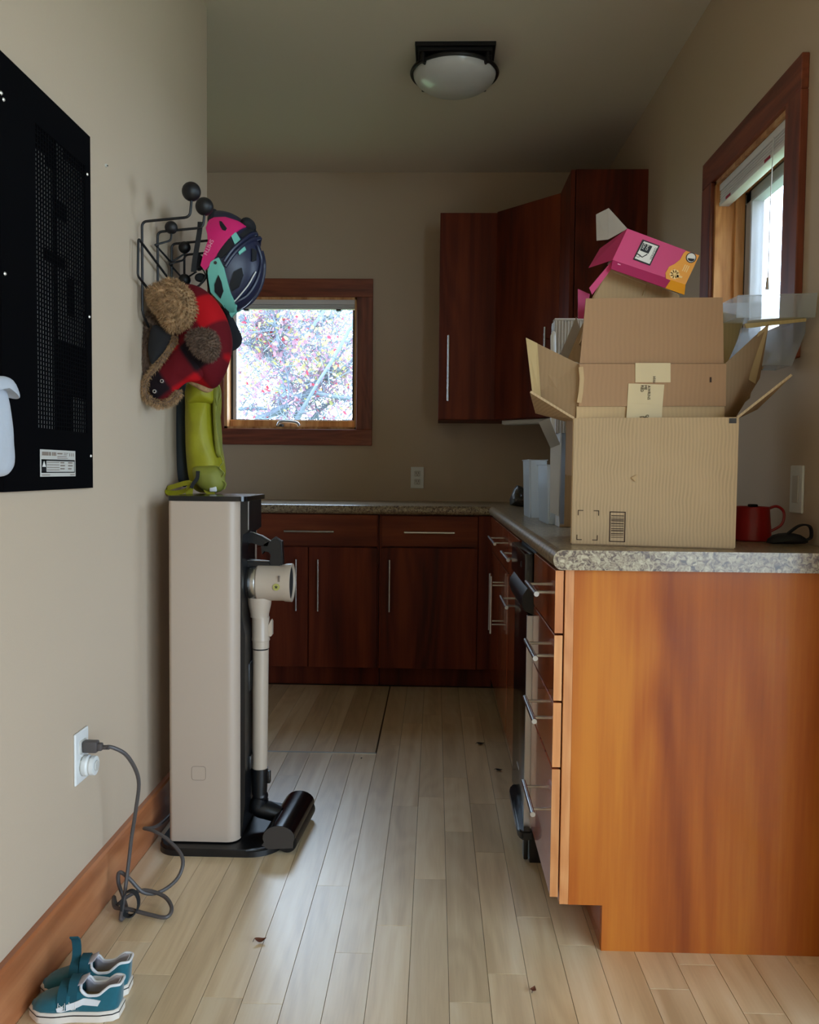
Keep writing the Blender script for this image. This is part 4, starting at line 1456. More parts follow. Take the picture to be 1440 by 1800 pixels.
puff(b, [(-0.71, 2.485, 1.0415), (-0.6763, 2.485, 1.0485), (-0.636, 2.485, 1.0455), (-0.6193, 2.485, 1.019), (-0.6159, 2.485, 0.9924), (-0.6294, 2.485, 0.9723), (-0.663, 2.485, 0.9686), (-0.6933, 2.485, 0.9849), (-0.7067, 2.485, 1.0082)], (0, -1, 0), 0.035, 0.03, lump=0.006)
obj('bottom_pocket', b, 'limedark', t, smooth=60, label='duller olive bottom pocket')
b = BM()
puff(b, [(-0.6531, 2.5, 1.2854), (-0.6396, 2.5, 1.2922), (-0.6346, 2.5, 1.2623), (-0.6414, 2.5, 1.2374), (-0.6431, 2.5, 1.1791), (-0.6364, 2.5, 1.1292), (-0.6314, 2.5, 1.0791), (-0.6466, 2.5, 1.079), (-0.6533, 2.5, 1.1457), (-0.6565, 2.5, 1.2206)], (0, -1, 0), 0.02, 0.04)
obj('side_compression_panel', b, 'limedark', t, smooth=60)
b = BM()
puff(b, [(-0.7913, 2.6, 1.2876), (-0.7632, 2.6, 1.3016), (-0.7564, 2.6, 1.2187), (-0.7585, 2.6, 1.1145), (-0.757, 2.6, 1.01), (-0.7676, 2.6, 0.982), (-0.7887, 2.6, 0.9992), (-0.7955, 2.6, 1.0794), (-0.7969, 2.6, 1.1837)], (0, -1, 0), 0.03, 0.06)
obj('back_padding', b, 'slate', t, smooth=60, label='dark slate back padding')
b = BM()
tube(b, spline([(-0.7158, 2.47, 0.9983), (-0.7359, 2.47, 0.9947), (-0.7628, 2.47, 0.9862), (-0.7829, 2.47, 0.9793), (-0.7779, 2.47, 0.9677), (-0.7494, 2.47, 0.968), (-0.7259, 2.47, 0.9766), (-0.7125, 2.47, 0.9883)], 5), 0, flat=(0.020, 0.002), up=(0, 1, 0.9))
obj('waist_strap', b, 'lime', t)
b = BM()
tube(b, spline([(-0.7091, 2.47, 1.0016), (-0.7159, 2.47, 0.9817), (-0.7193, 2.47, 0.9584)], 4), 0, flat=(0.020, 0.002), up=(1, 0, 0))
tube(b, spline([(-0.669, 2.47, 0.9822), (-0.6624, 2.47, 0.9723), (-0.6423, 2.47, 0.9692)], 4), 0, flat=(0.016, 0.002), up=(0, 0, 1))
obj('loose_strap', b, 'lime', t)
b = BM()
tube(b, spline([(-0.6873, 2.452, 1.0317), (-0.689, 2.452, 1.0119), (-0.7007, 2.452, 0.9954), (-0.7073, 2.452, 0.9821)], 4), 0, flat=(0.010, 0.004), up=(1, 0, 0))
obj('elastic_loop', b, 'web', t)
b = BM()
box(b, -0.655, -0.635, 2.455, 2.467, 0.972, 0.988, 0.003)
obj('buckle', b, 'white', t)
b = BM()
tube(b, spline([(-0.6255, 2.47, 1.0786), (-0.6188, 2.47, 1.0588), (-0.6289, 2.47, 1.0422), (-0.6155, 2.47, 1.0258), (-0.6256, 2.47, 1.0091), (-0.6106, 2.47, 0.996), (-0.6156, 2.47, 0.9794)], 5), 0.0022, 6)
tube(b, spline([(-0.6362, 2.48, 1.2868), (-0.6279, 2.48, 1.2638), (-0.6312, 2.48, 1.2408), (-0.6379, 2.48, 1.2242), (-0.6412, 2.48, 1.244)], 4), 0.0018, 6)
obj('cord', b, 'limedark', t)

# ================================================================== VACUUM TOWER
YT0, YT1 = 2.255, 2.52
t = thing('vacuum_tower', 'tall beige charging tower with black spine holding the stick vacuum', 'vacuum stand', (-0.62, 2.39, 0))
b = BM()


def rrect(x0, x1, y0, y1, rl, rr, k=6):
    out = []
    for cx, cy_, a0, r in ((x1 - rr, y0 + rr, -PI / 2, rr), (x1 - rr, y1 - rr, 0, rr), (x0 + rl, y1 - rl, PI / 2, rl), (x0 + rl, y0 + rl, PI, rl)):
        for i in range(k + 1):
            a = a0 + PI / 2 * i / k
            out.append((cx + r * math.cos(a), cy_ + r * math.sin(a)))
    return out


prism(b, [(x, y, 0.026) for x, y in rrect(-0.714, -0.524, YT0, YT1, 0.012, 0.032)], (0, 0, 0.926))
tw = obj('tower_body', b, 'beige', t)
b = BM()
prism(b, [(x, y, 0.9525) for x, y in rrect(-0.715, -0.503, YT0 - 0.001, YT1, 0.012, 0.018)], (0, 0, 0.013))
obj('top_cap', b, 'blackgloss', t)
b = BM()
pts = [(-0.526, 0.952), (-0.503, 0.952), (-0.503, 0.872), (-0.517, 0.862), (-0.521, 0.83), (-0.521, 0.64), (-0.512, 0.59), (-0.512, 0.12), (-0.522, 0.03), (-0.55, 0.03), (-0.55, 0.952)]
prism(b, [(x, YT0 + 0.028, z) for x, z in pts], (0, 0.17, 0))
obj('spine', b, 'blackpl', t)
obj('spine_edge', box(BM(), -0.5035, -0.5015, YT0 + 0.024, YT0 + 0.034, 0.875, 0.952, 0.0005, 1), 'alu', t)
b = BM()
prism(b, [(x, y, 0.0) for x, y in rrect(-0.742, -0.405, 2.222, 2.56, 0.055, 0.09, 8)], (0, 0, 0.022))
bmesh.ops.bevel(b, geom=[e for e in b.edges if min(v.co.z for v in e.verts) > 0.02], offset=0.007, segments=3, affect='EDGES')
obj('base_plate', b, 'blackpl', t)
b = BM()
tube(b, [(x, YT0 - 0.0003, z) for x, z in [(-0.632 + 0.019 * math.copysign(abs(math.cos(a)) ** 0.35, math.cos(a)), 0.215 + 0.019 * math.copysign(abs(math.sin(a)) ** 0.35, math.sin(a))) for a in [2 * PI * i / 40 for i in range(40)]]], 0.0005, 5, closed=True)
obj('sensor_outline', b, 'line', t)
obj('cradle_clip', box(BM(), -0.519, -0.509, 2.33, 2.39, 0.42, 0.50, 0.004), 'blackpl', t)
obj('cradle_clip', box(BM(), -0.519, -0.505, 2.33, 2.39, 0.20, 0.24, 0.004), 'blackpl', t)

# ---- stick vacuum (side view)
VY = 2.37
t = thing('stick_vacuum', 'beige stick vacuum with black grip and rolling floor head docked on the tower', 'vacuum', (-0.47, VY, 0))
zb = 0.722

b = BM()
lathe(b, [(0.0, -0.556), (0.040, -0.556), (0.043, -0.548), (0.043, -0.530), (0.0, -0.530)], (0, VY, zb), (1, 0, 0), 40) if False else None
x0v = -0.531
lathe(b, [(0, 0), (0.036, 0), (0.042, 0.004), (0.046, 0.016), (0, 0.016)], (x0v, VY, zb), (1, 0, 0), 40)
obj('motor_filter', b, 'greypl', t)
b = BM()
lathe(b, [(0, 0), (0.049, 0), (0.050, 0.003), (0.050, 0.015), (0.049, 0.018), (0, 0.018)], (x0v + 0.0165, VY, zb), (1, 0, 0), 40)
obj('silver_band', b, 'steel', t)
b = BM()
lathe(b, [(0, 0), (0.048, 0), (0.051, 0.004), (0.051, 0.074), (0.053, 0.080), (0.054, 0.098), (0.050, 0.0985), (0.048, 0.090), (0, 0.090)], (x0v + 0.035, VY, zb), (1, 0, 0), 48)
cn = obj('dust_canister', b, 'beige2', t)
b = BM()
lathe(b, [(0.047, 0.0), (0.047, 0.002), (0.040, 0.001), (0, 0.001)], (x0v + 0.035 + 0.0905, VY, zb), (1, 0, 0), 40)
obj('exhaust_grille', b, 'lining', t)
b = BM()
cyl(b, (-0.4335, VY - 0.047, zb - 0.006), (-0.4335, VY - 0.0545, zb - 0.006), 0.0095, n=24)
bd = obj('badge', b, mat('brass_badge', S(176, 172, 96), 0.4, metal=0.3), t)
b = BM()
for k in range(5):
    a = PI / 2 + 2 * PI * k / 5
    cyl(b, (-0.4335, VY - 0.0545, zb - 0.006), (-0.4335 + 0.0045 * math.cos(a), VY - 0.0545, zb - 0.006 + 0.0045 * math.sin(a)), 0.0011, n=6)
obj('badge_star', b, 'ink', bd)
for dx in (0, 0.0035):
    text('lettering', 'cyclone' if dx == 0 else 'filter', 0.0045, (-0.428 + dx, VY - 0.052, zb + 0.016), (0, 0, 1), (-1, 0, 0), 'line', cn) if False else None
b = BM()
for dx in (0, 0.0032):
    box(b, -0.4295 + dx, -0.4280 + dx, VY - 0.0515, VY - 0.045, zb + 0.008, zb + 0.024)
obj('side_print', b, 'line', t)
# neck cone and wand
wx = -0.487
b = BM()
lathe(b, [(0, 0.0), (0.034, 0.0), (0.032, -0.02), (0.026, -0.048), (0.026, -0.056), (0, -0.056)], (wx - 0.003, VY, zb - 0.042), n=36)
obj('neck', b, 'beige2', t)
b = BM()
lathe(b, [(0, 0), (0.0245, 0), (0.0245, -0.058), (0.0255, -0.060), (0.0255, -0.066), (0.0235, -0.067), (0.0235, -0.088), (0, -0.088)], (wx, VY, zb - 0.098), n=32)
wu = obj('upper_wand', b, 'beige2', t)
b = BM()
prism(b, [(wx + 0.022, VY - 0.008, z) if False else (x, VY - 0.009, z) for x, z in ((wx + 0.022, 0.600), (wx + 0.031, 0.618), (wx + 0.034, 0.612), (wx + 0.034, 0.575), (wx + 0.030, 0.570), (wx + 0.022, 0.572))], (0, 0.018, 0))
obj('release_button', b, 'beige2', wu)
b = BM()
cyl(b, (wx, VY, 0.537), (wx, VY, 0.530), 0.021, n=28)
obj('wand_joint', b, 'ink', t)
b = BM()
cyl(b, (wx, VY, 0.532), (wx - 0.002, VY, 0.192), 0.0225, 0.0215, n=32)
obj('lower_wand', b, 'beige2', t)
# black lower neck
b = BM()
cyl(b, (wx - 0.002, VY, 0.193), (wx - 0.003, VY, 0.118), 0.0235, 0.021, 28)
ball(b, (wx, VY, 0.112), 0.022, (1, 1, 0.8))
box(b, wx + 0.018, wx + 0.029, VY - 0.008, VY + 0.008, 0.150, 0.185, 0.003)
obj('swivel_neck', b, 'blackpl', t)
b = BM()
tube(b, spline([(wx + 0.002, VY, 0.108), (wx - 0.006, VY, 0.080), (wx + 0.02, VY, 0.070), (wx + 0.055, VY, 0.058)], 5), [0.022 + 0.004 * math.sin(i / 15 * PI) for i in range(16)], 16)
ball(b, (wx - 0.018, VY - 0.002, 0.072), 0.014, (1.2, 1, 0.8))
obj('yoke_joint', b, 'blackpl', t)
# floor head: horizontal roller housing pointing away from the camera
b = BM()
prof = []
for i in range(15):
    a = PI * 1.12 - (PI * 1.24) * i / 14
    prof.append((0.042 * math.cos(a) * 1.05, 0.034 + 0.034 * math.sin(a)))
prof = [(-0.047, 0.012)] + prof + [(0.040, 0.006), (-0.030, 0.002)]
yh0, yh1 = 2.245, 2.50
A0 = V((-0.412, yh0, 0.0235))
dirh = (V((-0.395, yh1, 0.0235)) - A0)
prism(b, [A0 + V((x, 0, z - 0.012)) for x, z in prof], dirh)
hd = obj('floor_head', b, 'blackgloss', t)
b = BM()
prism(b, [A0 + V((x * 0.97, -0.0015, (z - 0.012) * 0.97 + 0.001)) for x, z in prof], (0, 0.004, 0))
obj('end_cap', b, 'greypl', hd)
b = BM()
cyl(b, A0 + V((0.020, 0.01, 0.006)), A0 + dirh + V((0.020, -0.01, 0.006)), 0.028, n=24)
obj('brush_roll', b, 'blackpl', hd)
# black grip: closed loop handle above the canister
hy = 0.030
b = BM()
G = lambda pts: [V(p_) - V((0, hy / 2, 0)) for p_ in pts]
prism(b, G([(-0.541, 2.37, 0.858), (-0.5297, 2.37, 0.8661), (-0.5073, 2.37, 0.8616), (-0.4816, 2.37, 0.8524), (-0.4576, 2.37, 0.8383), (-0.4624, 2.37, 0.8206), (-0.488, 2.37, 0.8267), (-0.5073, 2.37, 0.8329), (-0.5233, 2.37, 0.8391), (-0.5217, 2.37, 0.7847), (-0.5409, 2.37, 0.7844)]), (0, hy, 0))
prism(b, G([(-0.4608, 2.37, 0.8382), (-0.4448, 2.37, 0.8512), (-0.4368, 2.37, 0.8449), (-0.4256, 2.37, 0.8387), (-0.4222, 2.37, 0.7763), (-0.4302, 2.37, 0.765), (-0.4558, 2.37, 0.7647), (-0.4623, 2.37, 0.7726), (-0.4559, 2.37, 0.7839), (-0.4527, 2.37, 0.8), (-0.4591, 2.37, 0.8111), (-0.472, 2.37, 0.8141), (-0.4816, 2.37, 0.8012), (-0.4848, 2.37, 0.8236), (-0.472, 2.37, 0.8285)]), (0, hy, 0))
prism(b, G([(-0.5377, 2.37, 0.7876), (-0.4623, 2.37, 0.7822), (-0.4494, 2.37, 0.7664), (-0.4526, 2.37, 0.7615), (-0.5361, 2.37, 0.762)]), (0, hy, 0))
bmesh.ops.bevel(b, geom=[e for e in b.edges if abs(e.verts[0].co.y - e.verts[1].co.y) < 1e-5], offset=0.0035, segments=2, affect='EDGES')
gr = obj('grip', b, 'blackpl', t)
b = BM()
tube(b, [(-0.5241, 2.352, 0.8675), (-0.5034, 2.352, 0.863), (-0.478, 2.352, 0.8538), (-0.4557, 2.352, 0.8398)], 0.0012, 6)
tube(b, [(-0.5321, 2.352, 0.7848), (-0.497, 2.352, 0.7845), (-0.462, 2.352, 0.7841)], 0.0012, 6)
obj('grip_trim', b, 'alu', gr)

# ================================================================== CORD AND PLUGS
pz = 0.417
t = thing('power_cord', 'dark grey power cord plugged low on the left wall and looped to the tower', 'cord', (-0.74, 2.05, 0))
b = BM()
box(b, XL + 0.009, XL + 0.042, 1.845, 1.867, pz - 0.013, pz + 0.013, 0.004)
box(b, XL + 0.040, XL + 0.052, 1.849, 1.863, pz - 0.009, pz + 0.008, 0.003)
pg = obj('plug', b, 'cord', t)
b = BM()
for i in range(4):
    cyl(b, (XL + 0.052 + i * 0.004, 1.857, pz - 0.002), (XL + 0.0545 + i * 0.004, 1.857, pz - 0.002), 0.0052, n=12)
obj('strain_relief', b, 'cord', pg)
b = BM()
path = [(XL + 0.052, 1.857, pz - 0.002), (-0.715, 1.862, 0.413), (-0.690, 1.885, 0.385), (-0.678, 1.92, 0.32), (-0.692, 1.94, 0.24), (-0.706, 1.95, 0.17), (-0.713, 1.945, 0.10),
        (-0.715, 1.925, 0.04), (-0.709, 1.885, 0.007), (-0.706, 1.915, 0.010), (-0.725, 1.95, 0.02), (-0.738, 1.95, 0.06), (-0.735, 1.95, 0.085), (-0.712, 1.95, 0.07), (-0.68, 1.955, 0.035), (-0.645, 1.97, 0.03), (-0.615, 2.01, 0.045), (-0.612, 2.04, 0.08),
        (-0.655, 2.07, 0.11), (-0.70, 2.09, 0.125), (-0.735, 2.12, 0.118), (-0.742, 2.20, 0.085), (-0.750, 2.30, 0.055), (-0.748, 2.42, 0.045), (-0.735, 2.52, 0.05), (-0.700, 2.535, 0.06)]
tube(b, spline(path, 6), 0.0046, 8)
obj('cable', b, 'cord', t)
b = BM()
path2 = [(-0.738, 1.94, 0.012), (-0.715, 1.95, 0.028), (-0.68, 1.96, 0.038), (-0.63, 1.95, 0.030), (-0.602, 1.92, 0.018), (-0.607, 1.895, 0.009), (-0.65, 1.90, 0.012), (-0.70, 1.91, 0.018), (-0.735, 1.92, 0.016), (-0.745, 1.94, 0.03), (-0.738, 1.94, 0.012)]
tube(b, spline(path2[:-1], 6, True), 0.0046, 8, closed=True)
obj('cable_loop', b, 'cord', t)
b = BM()
ring = [(-0.694 + 0.020 * math.cos(2 * PI * i / 24), 1.905 + 0.006 * math.sin(2 * PI * i / 24), 0.034 + 0.027 * math.sin(2 * PI * i / 24)) for i in range(24)]
tube(b, ring, 0, closed=True, flat=(0.014, 0.003), up=(0, 1, 0))
obj('cable_tie', b, 'web', t, label='black hook-and-loop cable tie')
t = thing('round_plug', 'round white plug-in puck in the lower socket beneath the grey plug', 'plug', (XL + 0.02, 1.86, 0.352))
b = BM()
lathe(b, [(0, 0), (0.022, 0), (0.0235, 0.003), (0.0235, 0.010), (0.021, 0.013), (0.020, 0.013), (0.020, 0.015), (0.022, 0.018), (0.021, 0.026), (0, 0.028)], (XL + 0.0092, 1.858, 0.373), (1, 0, 0), 36)
obj('plug_body', b, 'white', t)
b = BM()
lathe(b, [(0, 0.0), (0.012, 0.0), (0.011, 0.002), (0, 0.0025)], (XL + 0.0372, 1.858, 0.373), (1, 0, 0), 24)
obj('front_button', b, 'offwhite', t)

# ================================================================== SHOES
def shoe(label, heel, yaw_, strap_open, grp):
    """toe towards -X. local: x from heel(0) to toe(-L), y width, z up"""
    L = 0.166
    t = thing('child_sneaker', label, 'shoe', heel, grp)
    ca, sa = math.cos(yaw_), math.sin(yaw_)
    H = V(heel)

    def W(x, y, z):
        return H + V((ca * x - sa * y, sa * x + ca * y, z))

    def half(s):      # half width at s in 0(heel)..1(toe)
        pts = ((0, 0.014), (0.06, 0.024), (0.2, 0.028), (0.45, 0.028), (0.7, 0.034), (0.85, 0.032), (0.95, 0.022), (1.0, 0.008))
        for (a, wa), (b_, wb) in zip(pts[:-1], pts[1:]):
            if s <= b_:
                f = (s - a) / (b_ - a)
                f = f * f * (3 - 2 * f) if 0 < a < 0.9 else math.sin(f * PI / 2)
                return wa + (wb - wa) * f
        return 0.008

    outl = [(s / 24) for s in range(25)]
    def ring(z, grow):
        a = [W(-L * s - (0 if 0 < s < 1 else (-grow if s == 0 else grow)), -(half(s) + grow), z) for s in outl]
        c = [W(-L * s - (0 if 0 < s < 1 else (-grow if s == 0 else grow)), (half(s) + grow), z) for s in outl[::-1]]
        return a + c
    def loft(bm, rings_, cap=True):
        R = [[bm.verts.new(p_) for p_ in r] for r in rings_]
        n = len(R[0])
        for A, B in zip(R[:-1], R[1:]):
            for i in range(n):
                bm.faces.new((A[i], A[(i + 1) % n], B[(i + 1) % n], B[i]))
        if cap:
            bm.faces.new(R[0][::-1]); bm.faces.new(R[-1])
        return bm
    b = BM(); loft(b, [ring(0.0, -0.001), ring(0.003, 0.003), ring(0.020, 0.003), ring(0.022, 0.001)])
    so = obj('sole', b, 'rubber', t)
    b = BM(); loft(b, [ring(0.0150, 0.0036), ring(0.0172, 0.0036)], False)
    obj('foxing_line', b, 'ink', so)
    # upper
    def top(s):
        pts = ((0, 0.066), (0.05, 0.067), (0.24, 0.049), (0.34, 0.050), (0.44, 0.066), (0.50, 0.066), (0.62, 0.055), (0.76, 0.043), (0.9, 0.036), (1.0, 0.026))
        for (a, wa), (b_, wb) in zip(pts[:-1], pts[1:]):
            if s <= b_:
                f = (s - a) / (b_ - a)
                f = f * f * (3 - 2 * f)
                return wa + (wb - wa) * f
        return 0.02
    def section(s, inset=0.0):
        w = half(s) - inset
        tz = top(s)
        x = -L * s
        opening = s < 0.44
        pts = []
        K = 7
        for i in range(K + 1):
            f = i / K
            if opening:
                yw = w * (1 - 0.22 * f * f)
                pts.append((x + (0.004 * f if s < 0.05 else 0), -yw, 0.02 + (tz - 0.02) * f))
            else:
                a = f * PI / 2
                pts.append((x, -w * math.cos(a) ** 0.65, 0.02 + (tz - 0.02) * math.sin(a) ** 0.9))
        return [W(*p_) for p_ in pts], [W(p_[0], -p_[1], p_[2]) for p_ in pts]
    S_ = [0.0, 0.03, 0.08, 0.14, 0.2, 0.27, 0.34, 0.40, 0.44, 0.48, 0.54, 0.6, 0.68, 0.76, 0.84, 0.9, 0.95, 0.985, 1.0]
    b = BM()
    NL, NR = [], []
    for s in S_:
        l_, r_ = section(s)
        NL.append([b.verts.new(p_) for p_ in l_]); NR.append([b.verts.new(p_) for p_ in r_])
    for arr in (NL, NR):
        for A, B in zip(arr[:-1], arr[1:]):
            for i in range(len(A) - 1):
                b.faces.new((A[i], A[i + 1], B[i + 1], B[i]))
    # close heel
    for i in range(len(NL[0]) - 1):
        b.faces.new((NL[0][i], NR[0][i], NR[0][i + 1], NL[0][i + 1]))
        b.faces.new((NL[-1][i], NR[-1][i], NR[-1][i + 1], NL[-1][i + 1]))
    bmesh.ops.remove_doubles(b, verts=b.verts[:], dist=0.0006)
    up = obj('upper', b, 'teal', t, smooth=60)
    md = up.modifiers.new('thick', 'SOLIDIFY'); md.thickness = 0.0035; md.offset = -1
    # lining
    b = BM()
    A_l, A_r = [], []
    for s in (0.03, 0.08, 0.14, 0.2, 0.27, 0.34, 0.40, 0.44):
        l_, r_ = section(s, 0.005)
        A_l.append([b.verts.new(p_) for p_ in l_]); A_r.append([b.verts.new(p_) for p_ in r_])
    for arr in (A_l, A_r):
        for A, B in zip(arr[:-1], arr[1:]):
            for i in range(len(A) - 1):
                b.faces.new((A[i], A[i + 1], B[i + 1], B[i]))
    for i in range(len(A_l[0]) - 1):
        b.faces.new((A_l[0][i], A_r[0][i], A_r[0][i + 1], A_l[0][i + 1]))
    ln = obj('lining', b, 'shoelin', t, smooth=60)
    md = ln.modifiers.new('thick', 'SOLIDIFY'); md.thickness = 0.003; md.offset = 0
    b = BM(); loft(b, [[W(-L * s, -(half(s) - 0.006), 0.026) for s in (0.03, 0.1, 0.2, 0.3, 0.4, 0.5)] + [W(-L * s, (half(s) - 0.006), 0.026) for s in (0.5, 0.4, 0.3, 0.2, 0.1, 0.03)], [W(-L * s, -(half(s) - 0.006), 0.030) for s in (0.03, 0.1, 0.2, 0.3, 0.4, 0.5)] + [W(-L * s, (half(s) - 0.006), 0.030) for s in (0.5, 0.4, 0.3, 0.2, 0.1, 0.03)]])
    obj('insole', b, 'insole', t)
    # collar rim
    rimp = [section(s)[0][-1] for s in (0.44, 0.40, 0.34, 0.27, 0.2, 0.14, 0.08, 0.03, 0.0)] + [section(s)[1][-1] for s in (0.0, 0.03, 0.08, 0.14, 0.2, 0.27, 0.34, 0.40, 0.44)]
    b = BM(); tube(b, spline(rimp, 3), 0.0026, 8)
    obj('collar', b, 'shoewhite', t)
    # tongue
    b = BM(); puff(b, [W(-L * 0.375, -0.014, 0.071), W(-L * 0.42, -0.018, 0.067), W(-L * 0.56, -0.014, 0.058), W(-L * 0.56, 0.014, 0.058), W(-L * 0.42, 0.018, 0.067), W(-L * 0.375, 0.014, 0.071)], W(0.35, 0, 1) - W(0, 0, 0), 0.004, 0.003)
    obj('tongue', b, 'shoelin', t)
    # side stripe on both flanks
    def flank(u, v, side):    # u = s, v = height
        w = half(u)
        tz = top(u)
        f = (v - 0.02) / (tz - 0.02)
        f = min(max(f, 0), 1)
        if u < 0.44:
            yw = w * (1 - 0.22 * f * f)
        else:
            a = math.asin(min(1, f ** (1 / 0.9)))
            yw = w * math.cos(a) ** 0.65
        return W(-L * u, side * (yw + 0.0005), v)
    for side in (-1, 1):
        b = BM()
        patch(b, [(0.17, 0.042), (0.20, 0.033), (0.37, 0.035), (0.46, 0.028), (0.60, 0.0235), (0.645, 0.025), (0.655, 0.031), (0.60, 0.034), (0.48, 0.039), (0.37, 0.046)], lambda u, v, s_=side: flank(u, v, s_), 0.0014, lambda u, v, s_=side: W(0, s_, 0) - W(0, 0, 0), 0.02)
        obj('side_stripe', b, 'shoewhite', up)
    # straps over the instep
    for k, (s0, lift) in enumerate(((0.485, 0.0), (0.60, 0.0))):
        b = BM()
        pts = []
        zt = top(s0)
        w = half(s0)
        if strap_open and k == 1:
            seq = [(-w * 0.9, 0.030), (-w * 0.86, 0.046), (-w * 0.5, zt + 0.004), (0.0, zt + 0.010), (w * 0.25, zt + 0.026), (w * 0.2, zt + 0.045), (-w * 0.1, zt + 0.056)]
        else:
            seq = [(-w * 0.99, 0.026), (-w * 0.90, 0.042), (-w * 0.55, zt + 0.001), (0.0, zt + 0.0055), (w * 0.55, zt + 0.001), (w * 0.9, 0.042)]
        pts = spline([W(-L * s0 - 0.006 * i / 5, y, z) for i, (y, z) in enumerate(seq)], 4)
        tube(b, pts, 0, flat=(0.017, 0.0028), up=W(1, 0, 0) - W(0, 0, 0))
        st = obj('strap', b, 'tealdark', t)
        b = BM()
        y0_, y1_ = -w * 1.04 - 0.001, -w * 0.96 - 0.001
        tube(b, [W(-L * s0 + 0.0062, y1_, 0.040), W(-L * s0 + 0.0062, y0_, 0.028), W(-L * s0, y0_, 0.0265), W(-L * s0 - 0.0062, y0_, 0.028), W(-L * s0 - 0.0062, y1_, 0.040)], 0.0006, 5)
        tube(b, [W(-L * s0 + 0.004, y0_, 0.030), W(-L * s0 - 0.004, y1_, 0.036)], 0.0004, 5)
        tube(b, [W(-L * s0 - 0.004, y0_, 0.030), W(-L * s0 + 0.004, y1_, 0.036)], 0.0004, 5)
        obj('stitching', b, 'inkwhite', st)
    return t


shoe('near teal velcro sneaker with white side stripe beside the baseboard', (-0.588, 1.560, 0.0), 0.03, False, 'pair of child sneakers')
shoe('far teal velcro sneaker with one strap standing open, behind its partner', (-0.598, 1.634, 0.0), 0.08, True, 'pair of child sneakers')

# ================================================================== BOXES ON THE COUNTER
# big kraft box (slightly turned)
t = thing('cardboard_box', 'large kraft cardboard box with printed barcode at the counter end', 'box', (0.52, 2.0, CT))
A0, B0 = V((0.311, 1.945, CT + 0.003)), V((0.650, 1.868, CT + 0.003))
uX = (B0 - A0).normalized()
uY = V((-uX.y, uX.x, 0))
D = 0.27
Hb = 0.283
C0, D0 = B0 + uY * D, A0 + uY * D
up = V((0, 0, Hb))
b = BM(); sheet(b, [A0, B0, B0 + up, A0 + up], 0.005)
fr_ = obj('front_wall', b, 'card', t)
b = BM(); sheet(b, [B0, C0, C0 + up, B0 + up], 0.005); obj('side_wall', b, 'card', t)
b = BM(); sheet(b, [A0, D0, D0 + up, A0 + up], 0.005); obj('side_wall', b, 'card', t)
b = BM(); sheet(b, [D0, C0, C0 + up, D0 + up], 0.005); obj('back_wall', b, 'card', t)
b = BM(); sheet(b, [A0, B0, C0, D0], 0.005); obj('bottom', b, 'cardin', t)
b = BM(); sheet(b, [A0 + up, D0 + up, D0 + up + V((-0.115, 0.0, 0.03)), A0 + up + V((-0.100, -0.01, 0.058))], 0.005)
obj('flap', b, 'card', t, label='left flap of the big box, folded outward')
b = BM(); sheet(b, [B0 + up, C0 + up, C0 + up + V((0.085, 0.02, 0.040)), B0 + up + V((0.112, 0.0, 0.092))], 0.005)
obj('flap', b, 'card', t, label='right flap of the big box, angled up')
nF = -uY


def on_front(u, z, d=0.0028):
    return A0 + uX * u + V((0, 0, z)) + nF * d


def fbox(b, u0, u1, z0, z1, d=0.0004):
    prism(b, [on_front(u0, z0), on_front(u1, z0), on_front(u1, z1), on_front(u0, z1)], nF * d)


b = BM()
for u, z, su, sz in ((0.013, 0.076, 1, -1), (0.060, 0.076, -1, -1), (0.011, 0.008, 1, 1), (0.058, 0.008, -1, 1)):
    fbox(b, min(u, u + su * 0.012), max(u, u + su * 0.012), min(z, z + sz * 0.0018), max(z, z + sz * 0.0018))
    fbox(b, min(u, u + su * 0.0018), max(u, u + su * 0.0018), min(z, z + sz * 0.012), max(z, z + sz * 0.012))
for a_, c_, d_, e_2 in ((0.083, 0.118, 0.006, 0.008), (0.083, 0.118, 0.072, 0.0742), (0.083, 0.0852, 0.006, 0.0742), (0.1158, 0.118, 0.006, 0.0742)):
    fbox(b, a_, c_, d_, e_2)
z = 0.016
rb = random.Random(11)
while z < 0.064:
    h = rb.choice((0.0007, 0.0012, 0.002))
    fbox(b, 0.0868, 0.1142, z, z + h)
    z += h + rb.choice((0.0012, 0.002, 0.0032))
obj('printed_marks', b, 'tapeink', t)
b = BM(); fbox(b, 0.330, 0.345, 0.270, 0.281); obj('corner_mark', b, 'greypl', t)
b = BM(); prism(b, [on_front(0.128, 0.150), on_front(0.137, 0.142), on_front(0.141, 0.157)], nF * 0.0035); obj('torn_spot', b, 'card3', t)

# second box standing in the first: taped front, raised back flap, side flaps
t = thing('cardboard_box', 'brown taped cardboard box with a tall raised flap nested in the big box', 'box', (0.46, 2.03, 1.155))
Y2 = 1.945
fp = lambda u, v, y=Y2: None
q = [(0.3161, 1.945, 1.1534), (0.6453, 1.945, 1.1561), (0.6456, 1.945, 1.2843), (0.32, 1.945, 1.2823)]
P00, P10, P11, P01 = [V(x) for x in q]
dep = V((0.01, 0.20, 0))
dn = V((0, 0, -0.12))
b = BM(); sheet(b, [P00 + dn, P10 + dn, P10 + V((0, 0, 0.034)), P00 + V((0, 0, 0.034))], 0.005); obj('lower_front', b, 'card3', t, label='paler lower front strip')
b = BM(); sheet(b, [P00 + V((0.004, -0.004, 0.034)), P10 + V((0.002, -0.004, 0.034)), P11 + V((0, -0.003, 0)), P01 + V((0, -0.003, 0))], 0.006); obj('front_wall', b, 'card2', t)
b = BM(); sheet(b, [P00 + dn, P00 + dn + dep, P01 + dep, P01], 0.005); obj('side_wall', b, 'cardin', t)
b = BM(); sheet(b, [P10 + dn, P10 + dn + dep, P11 + dep, P11], 0.005); obj('side_wall', b, 'cardin', t)
